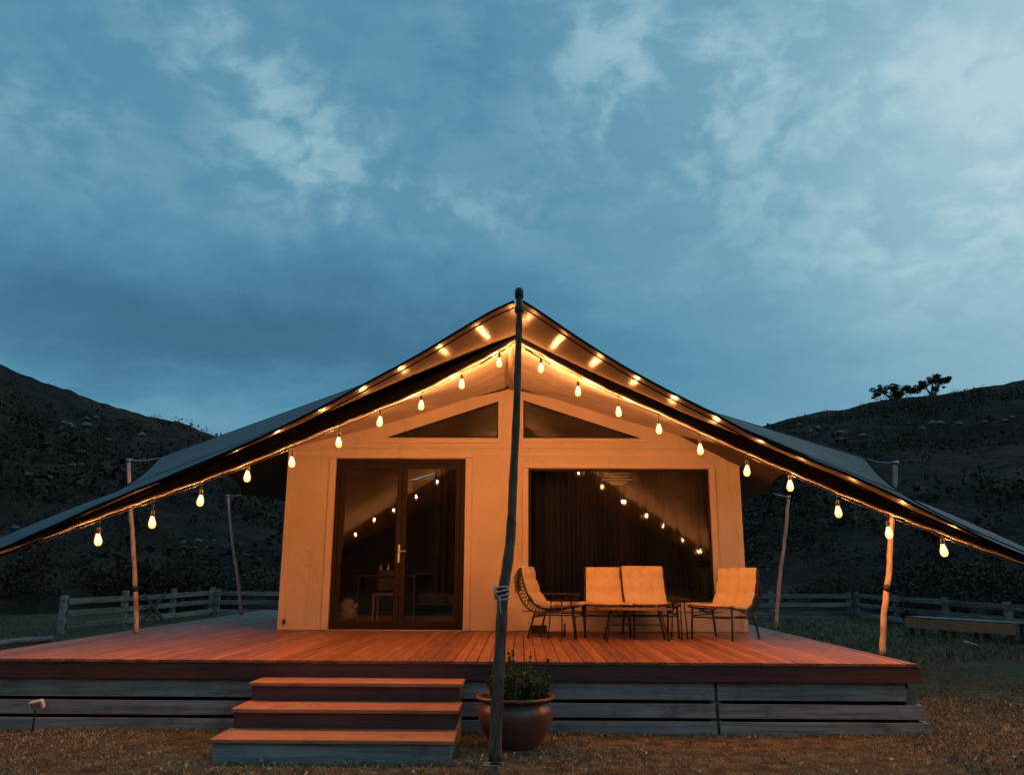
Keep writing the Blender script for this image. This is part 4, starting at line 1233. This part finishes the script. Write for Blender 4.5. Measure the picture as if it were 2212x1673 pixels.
# side tables
def side_table(px, py, D, r, label):
    c = at(px, py, D); h = c.z - DECK
    t = thing('side_table', (c.x, D, DECK), label, 'table', 'round black side tables between the chairs')
    build('table_top', G().lathe([(0, 0), (r, 0), (r + .008, .012), (r + .004, .014), (r - .004, -.0), (r - .004, -.018), (0, -.018)], 28, c), M['black'], t, True)
    for k in range(3):
        a = k * 2.094 + .5
        build('leg', G().tube([(c.x + r * .85 * math.cos(a), D + r * .85 * math.sin(a), DECK), (c.x + r * .6 * math.cos(a), D + r * .6 * math.sin(a), c.z - .018)], .008, 6), M['black'], t, True)
side_table(1212, 1283, 9.15, .20, 'round black side table between the leftmost chair and the next one')
side_table(1466, 1296, 9.2, .12, 'small round black side table left of the rightmost chair')
# low rack
c = on(1184, 1371, DECK)
rk = thing('low_rack', (c.x, c.y, DECK), 'low black rack standing behind the legs of the leftmost chair', 'rack')
g = G().box(c.x - .19, c.x + .19, c.y - .1, c.y + .1, DECK + .02, DECK + .032).box(c.x - .19, c.x - .02, c.y - .08, c.y + .08, DECK + .033, DECK + .11)
build('tray', g, M['black'], rk)
g = G()
for sx in (-1, 1):
    for s2 in (-1, 1): g.tube([(c.x + sx * .19, c.y + s2 * .1, DECK), (c.x + sx * .19, c.y + s2 * .1, DECK + .13)], .006, 6)
build('uprights', g, M['black'], rk); bpy.data.objects['uprights'].name = 'upright'

# ------------------------------------------------------------------ things inside the tent
def inner(px, py, D): return at(px, py, D)
# pendant of open rings inside the window
c = at(1332, 1032, WY + .30)
pl = thing('ring_pendant', (c.x, c.y, c.z + .2), 'pendant lamp of thin open rings behind the top of the window', 'pendant lamp')
for k, (rr_, dz) in enumerate(((.17, .06), (.155, .02), (.20, -.02), (.13, -.055), (.09, -.08))):
    build('ring', G().tube([(c.x + rr_ * math.cos(a), c.y + .4 * rr_ * math.sin(a), c.z + dz) for a in np.linspace(0, 2 * math.pi, 33)], .005, 6, False), M['hem'], pl, True)
build('cord', G().tube([c + Vector((0, 0, .06)), c + Vector((0, 0, .5))], .003, 5), M['black'], pl)
# desk with bottles behind the left leaf
D = WY + 1.1; a = at(775, 1240, D); b_ = at(905, 1240, D)
dk = thing('writing_desk', ((a.x + b_.x) / 2, D, DECK), 'dark narrow desk standing inside behind the left glass door', 'desk')
build('desk_top', G().box(a.x, b_.x, D - .22, D + .22, a.z - .025, a.z), M['brown'], dk, bevel=.003)
for x in (a.x + .03, b_.x - .03):
    for yy in (D - .18, D + .18): build('leg', G().box(x - .02, x + .02, yy - .02, yy + .02, DECK + .011, a.z - .026), M['brown'], dk)
for k, (px, h) in enumerate(((822, .15), (838, .17))):
    q_ = at(px, 1240, D - .08); q_.z = a.z
    o = build('bottle', G().lathe([(0, .001), (.028, .002), (.028, h * .55), (.011, h * .75), (.011, h), (0, h)], 16, q_), M['glass'] if False else M['steel'], None, True)
    tag(o, ('short' if k == 0 else 'taller') + ' glinting bottle on the desk behind the left glass door', 'bottle', 'bottles on the desk')
# chair with leather seat below the desk
D = WY + .75; q_ = at(835, 1330, D)
bc = thing('desk_chair', (q_.x, D, DECK), 'dark desk chair with a tan leather seat inside behind the left door', 'chair')
build('seat', G().box(q_.x - .17, q_.x + .17, D - .17, D + .2, DECK + .40, DECK + .43), M['leather'], bc, bevel=.008)
build('backrest', G().box(q_.x - .17, q_.x + .17, D + .18, D + .2, DECK + .45, DECK + .72), M['brown'], bc, bevel=.008)
for sx in (-1, 1):
    for s2 in (-1, 1): build('leg', G().box(q_.x + sx * .155 - .013, q_.x + sx * .155 + .013, D + s2 * .16 - .013, D + s2 * .16 + .013, DECK + .011, DECK + .399), M['leather'], bc)
# fleece / dried flowers in a basket at lower left
q_ = at(750, 1335, WY + .22); q_.z = DECK + .011
fp = thing('flower_basket', q_, 'bunch of creamy dried flowers in a basket inside the left door', 'flowers')
build('basket', G().lathe([(0, 0), (.07, 0), (.10, .13), (.09, .13), (.065, .01)], 20, q_), M['brown'], fp, True)
cs = []; rs = []
for k in range(60):
    a_ = random.uniform(0, 6.283); rr_ = random.uniform(0, .17)
    cs.append((q_.x + rr_ * math.cos(a_) + (.10 if k > 48 else 0), q_.y + rr_ * .6 * math.sin(a_), DECK + (.14 + random.uniform(0, .26) * (1 - rr_ / .24) if k <= 48 else .06))); rs.append(random.uniform(.028, .048))
v, f = leaf_cloud(np.array(cs) - np.array(wloc(fp)), np.array(rs), 60, .008)
o = np_mesh('flower_head', v, f, M['fleece'], fp); o['kind'] = 'stuff'
# cabinet behind the right leaf
D = WY + .9; a = at(898, 1235, D); b_ = at(985, 1235, D)
cb = thing('open_cabinet', ((a.x + b_.x) / 2, D, DECK), 'dark open cabinet standing inside behind the right glass door', 'cabinet')
zt = a.z
for nm, bx_ in (('top', (a.x, b_.x, D - .2, D + .2, zt - .03, zt)), ('side_panel', (a.x, a.x + .025, D - .2, D + .2, DECK + .011, zt - .031)), ('side_panel', (b_.x - .025, b_.x, D - .2, D + .2, DECK + .011, zt - .031)),
                ('shelf', (a.x + .026, b_.x - .026, D - .18, D + .2, DECK + .28, DECK + .30)), ('back_panel', (a.x + .026, b_.x - .026, D + .205, D + .215, DECK + .012, zt - .031))):
    build(nm, G().box(*bx_), M['brown'], cb, bevel=.002)
q_ = at(975, 1290, D - .1); q_.z = DECK + .301
tag(build('vase', G().lathe([(0, .001), (.03, .002), (.045, .08), (.02, .16), (.025, .18), (0, .17)], 18, q_), M['leather'], None, True), 'small brown vase on the shelf of the open cabinet', 'vase')

# ------------------------------------------------------------------ pot with herbs
base = on(1113, 1612, 0.0); base.z = 0.0
S = base.y / F
pc = Vector((at(1113, 1560, base.y).x, base.y, 0))
pot = thing('plant_pot', pc, 'big round terracotta pot with a thick rim beside the dark post', 'plant pot')
H0 = at(1113, 1500, base.y).z
prof = [(0.0, 0.0), (.165, 0.0), (.175, .01), (.205, .06), (.25, .15), (.278, .23), (.282, .275), (.27, .315), (.248, .345), (.243, .36), (.262, .372), (.296, .385), (.300, .398), (.292, .408), (.262, .405), (.245, .385), (.24, .34), (0.0, .335)]
k_ = H0 / .405
build('pot_body', G().lathe([(r, z * k_) for r, z in prof], 56, pc), M['terracotta'], pot, True)
build('soil', G().lathe([(0, .352 * k_), (.239, .345 * k_)], 40, pc), M['ground'], pot, True)
herb = thing('potted_herb', pc + Vector((0, 0, .35 * k_)), 'bushy green herb with a few tall spikes growing in the terracotta pot', 'plant')
g = G(); cs = []; rs = []; tips = []
hr = random.Random(5)
for k in range(170):
    a = hr.uniform(0, 6.283); rr_ = .215 * math.sqrt(hr.random()); sp = k < 5
    h = hr.uniform(.30, .36) if sp else hr.uniform(.12, .25) * (1.15 - rr_ * 1.5)
    p0 = pc + Vector((rr_ * math.cos(a) * .8 + .03, rr_ * math.sin(a) * .8, .35 * k_)); p1 = p0 + Vector((math.cos(a) * rr_ * .35 + hr.uniform(-.02, .02), math.sin(a) * rr_ * .35, h))
    pm = lerp(p0, p1, .5) + Vector((hr.uniform(-.012, .012), hr.uniform(-.012, .012), 0))
    g.tube([p0, pm, p1], [.003, .0025, .0015], 4)
    for q2 in range(9 if not sp else 12):
        u = hr.uniform(.25, 1.0); p = lerp(p0, pm, u * 2) if u < .5 else lerp(pm, p1, u * 2 - 1)
        cs.append(tuple(p)); rs.append(.020 if not sp else .010)
build('stem', g, M['scrub'], herb)['kind'] = 'stuff'
v, f = leaf_cloud(np.array(cs) - np.array(wloc(herb)), np.array(rs), 14, .010, 1.0)
np_mesh('foliage', v, f, M['herb'], herb)['kind'] = 'stuff'

# ------------------------------------------------------------------ fences
def fence(p0, p1, nseg, rail_z, label, post_h, mat='fence', group='weathered paddock fences', skip=()):
    p0 = Vector(p0); p1 = Vector(p1); d = p1 - p0; L = d.length; dn = d.normalized(); side = Vector((-dn.y, dn.x, 0))
    if side.y > 0: side = -side
    fr = random.Random(len(label))
    t = thing('paddock_fence', p0, label, 'fence', group)
    for i in range(nseg + 1):
        p = lerp(p0, p1, i / nseg); gz = float(ground_z(p.x, p.y)); h = post_h + fr.uniform(-.02, .05)
        g = G().beam(p + Vector((0, 0, gz - .1)), p + Vector((fr.uniform(-.02, .02), fr.uniform(-.02, .02), gz + h)), .12, .12, (1, 0, 0))
        build('fence_post', g, M['pole'] if False else M['fence'], t, bevel=.01)
    for i in range(nseg):
        a = lerp(p0, p1, i / nseg); b_ = lerp(p0, p1, (i + 1) / nseg)
        for k, z in enumerate(rail_z):
            g = G().beam(a + side * .085 + dn * .004 + Vector((0, 0, z + fr.uniform(-.015, .015))), b_ + side * .085 - dn * .004 + Vector((0, 0, z + fr.uniform(-.015, .015))), .035, .115)
            build('fence_rail', g, M[mat], t, bevel=.006)
    return t


fA = on(131, 1368, 0); fB = Vector((-8.7, 23.5, 0)); fC = Vector((9.6, 24.0, 0)); fD = Vector((9.75, 9.5, 0))
print('fence left start', fA)
fence(fA, fB, 3, (.62, .38, .13), 'grey three-rail fence running away left of the deck', .74, 'fence_y')
fence(fB + Vector((.15, 0, 0)), fC - Vector((.2, 0, 0)), 8, (.60, .36, .12), 'grey rail fence crossing behind the tent at the back of the paddock', .72)
fence(fC, fD, 6, (.62, .36, .12), 'dark grey rail fence running along the right side of the lawn', .70, 'fence_y')
# gate brace
a = lerp(fA, fB, .40); b_ = lerp(fA, fB, .56)
gt = thing('gate_brace', a, 'dark crossed timber brace leaning on the left paddock fence', 'brace')
sd_ = Vector((.16, -.03, 0))
build('brace_board', G().beam(a + sd_ + Vector((0, 0, .02)), b_ + sd_ + Vector((0, 0, .68)), .03, .09), M['brown'], gt)
build('brace_board', G().beam(a + sd_ * 1.25 + Vector((0, 0, .68)), b_ + sd_ * 1.25 + Vector((0, 0, .02)), .03, .09), M['brown'], gt)
# pale pole lying low at the far left
a = on(-60, 1400, 0.05); b_ = on(112, 1379, 0.05)
tag(build('fallen_rail', G().tube([a, lerp(a, b_, .5) + Vector((0, 0, .04)), b_], .05, 8), M['fence'], None, True), 'pale timber rail lying on the grass left of the deck', 'rail')
# wooden wagon bed by the right fence
A = on(1958, 1372, 0); B = on(2196, 1392, 0)
A = Vector((A.x, A.y, 0)); B = Vector((B.x, B.y, 0))
za = at(1958, 1346, A.y).z; zb_ = at(2190, 1366, B.y).z; hb = at(2120, 1336, lerp(A, B, .7).y).z - at(2120, 1362, lerp(A, B, .7).y).z
wg = thing('plank_bench', A, 'long low plank bench with a warm brown front board by the right fence', 'bench')
dn = (B - A).normalized(); nn = Vector((-dn.y, dn.x, 0))
zt = .36
M['bench'] = wood('warm_bench_board', (0.30, 0.14, 0.08), (0.55, 0.28, 0.16), 'X', 0.7)
build('front_board', G().beam(A + Vector((0, 0, zt - .10)), B + Vector((0, 0, zt - .10)), .03, .19), M['bench'], wg, bevel=.004)
for k in range(3):
    o_ = nn * (.08 + k * .14)
    build('top_board', G().beam(A + o_ + Vector((0, 0, zt + .015)), B + o_ + Vector((0, 0, zt + .015)), .13, .025), M['fence'], wg, bevel=.004)
for u in (.04, .35, .65, .96):
    for w in (.05, .36):
        p = lerp(A, B, u) + nn * w
        build('leg', G().beam(p + Vector((0, 0, -.05)), p + Vector((0, 0, zt)), .07, .07, (1, 0, 0)), M['brown'], wg)
a = on(2080, 1384, .10); b_ = on(2118, 1396, .02)
tag(build('loose_stick', G().tube([a, b_], .022, 7), M['pole'], None, True), 'short pale stick lying under the plank bench', 'stick')
a = on(1998, 1352, .25)
tag(build('boundary_stone', G().lathe([(0, 0), (.12, 0), (.10, .14), (.03, .26), (0, .27)], 8, (A.x + .35, A.y + .5, 0)), M['rock']), 'pale pointed stone standing behind the left end of the plank bench', 'stone')

# garden light at the left of the deck
q_ = at(80, 1521, DY0 - .12)
gl = thing('garden_spotlight', (q_.x, q_.y, 0), 'small white garden light on a dark stake in front of the deck at far left', 'garden light')
build('stake', G().tube([(q_.x - .01, q_.y, -.02), (q_.x - .008, q_.y, q_.z - .02)], .007, 8), M['black'], gl, True)
m_ = Matrix.Translation(q_) @ Matrix.Rotation(R(-12), 4, 'Y') @ Matrix.Rotation(R(20), 4, 'X')
build('lamp_head', G().box(-.055, .055, -.02, .02, -.034, .036, m_), M['white'], gl, bevel=.008)
build('lens', G().box(-.04, .04, -.0235, -.0205, -.022, .024, m_), M['steel'], gl)
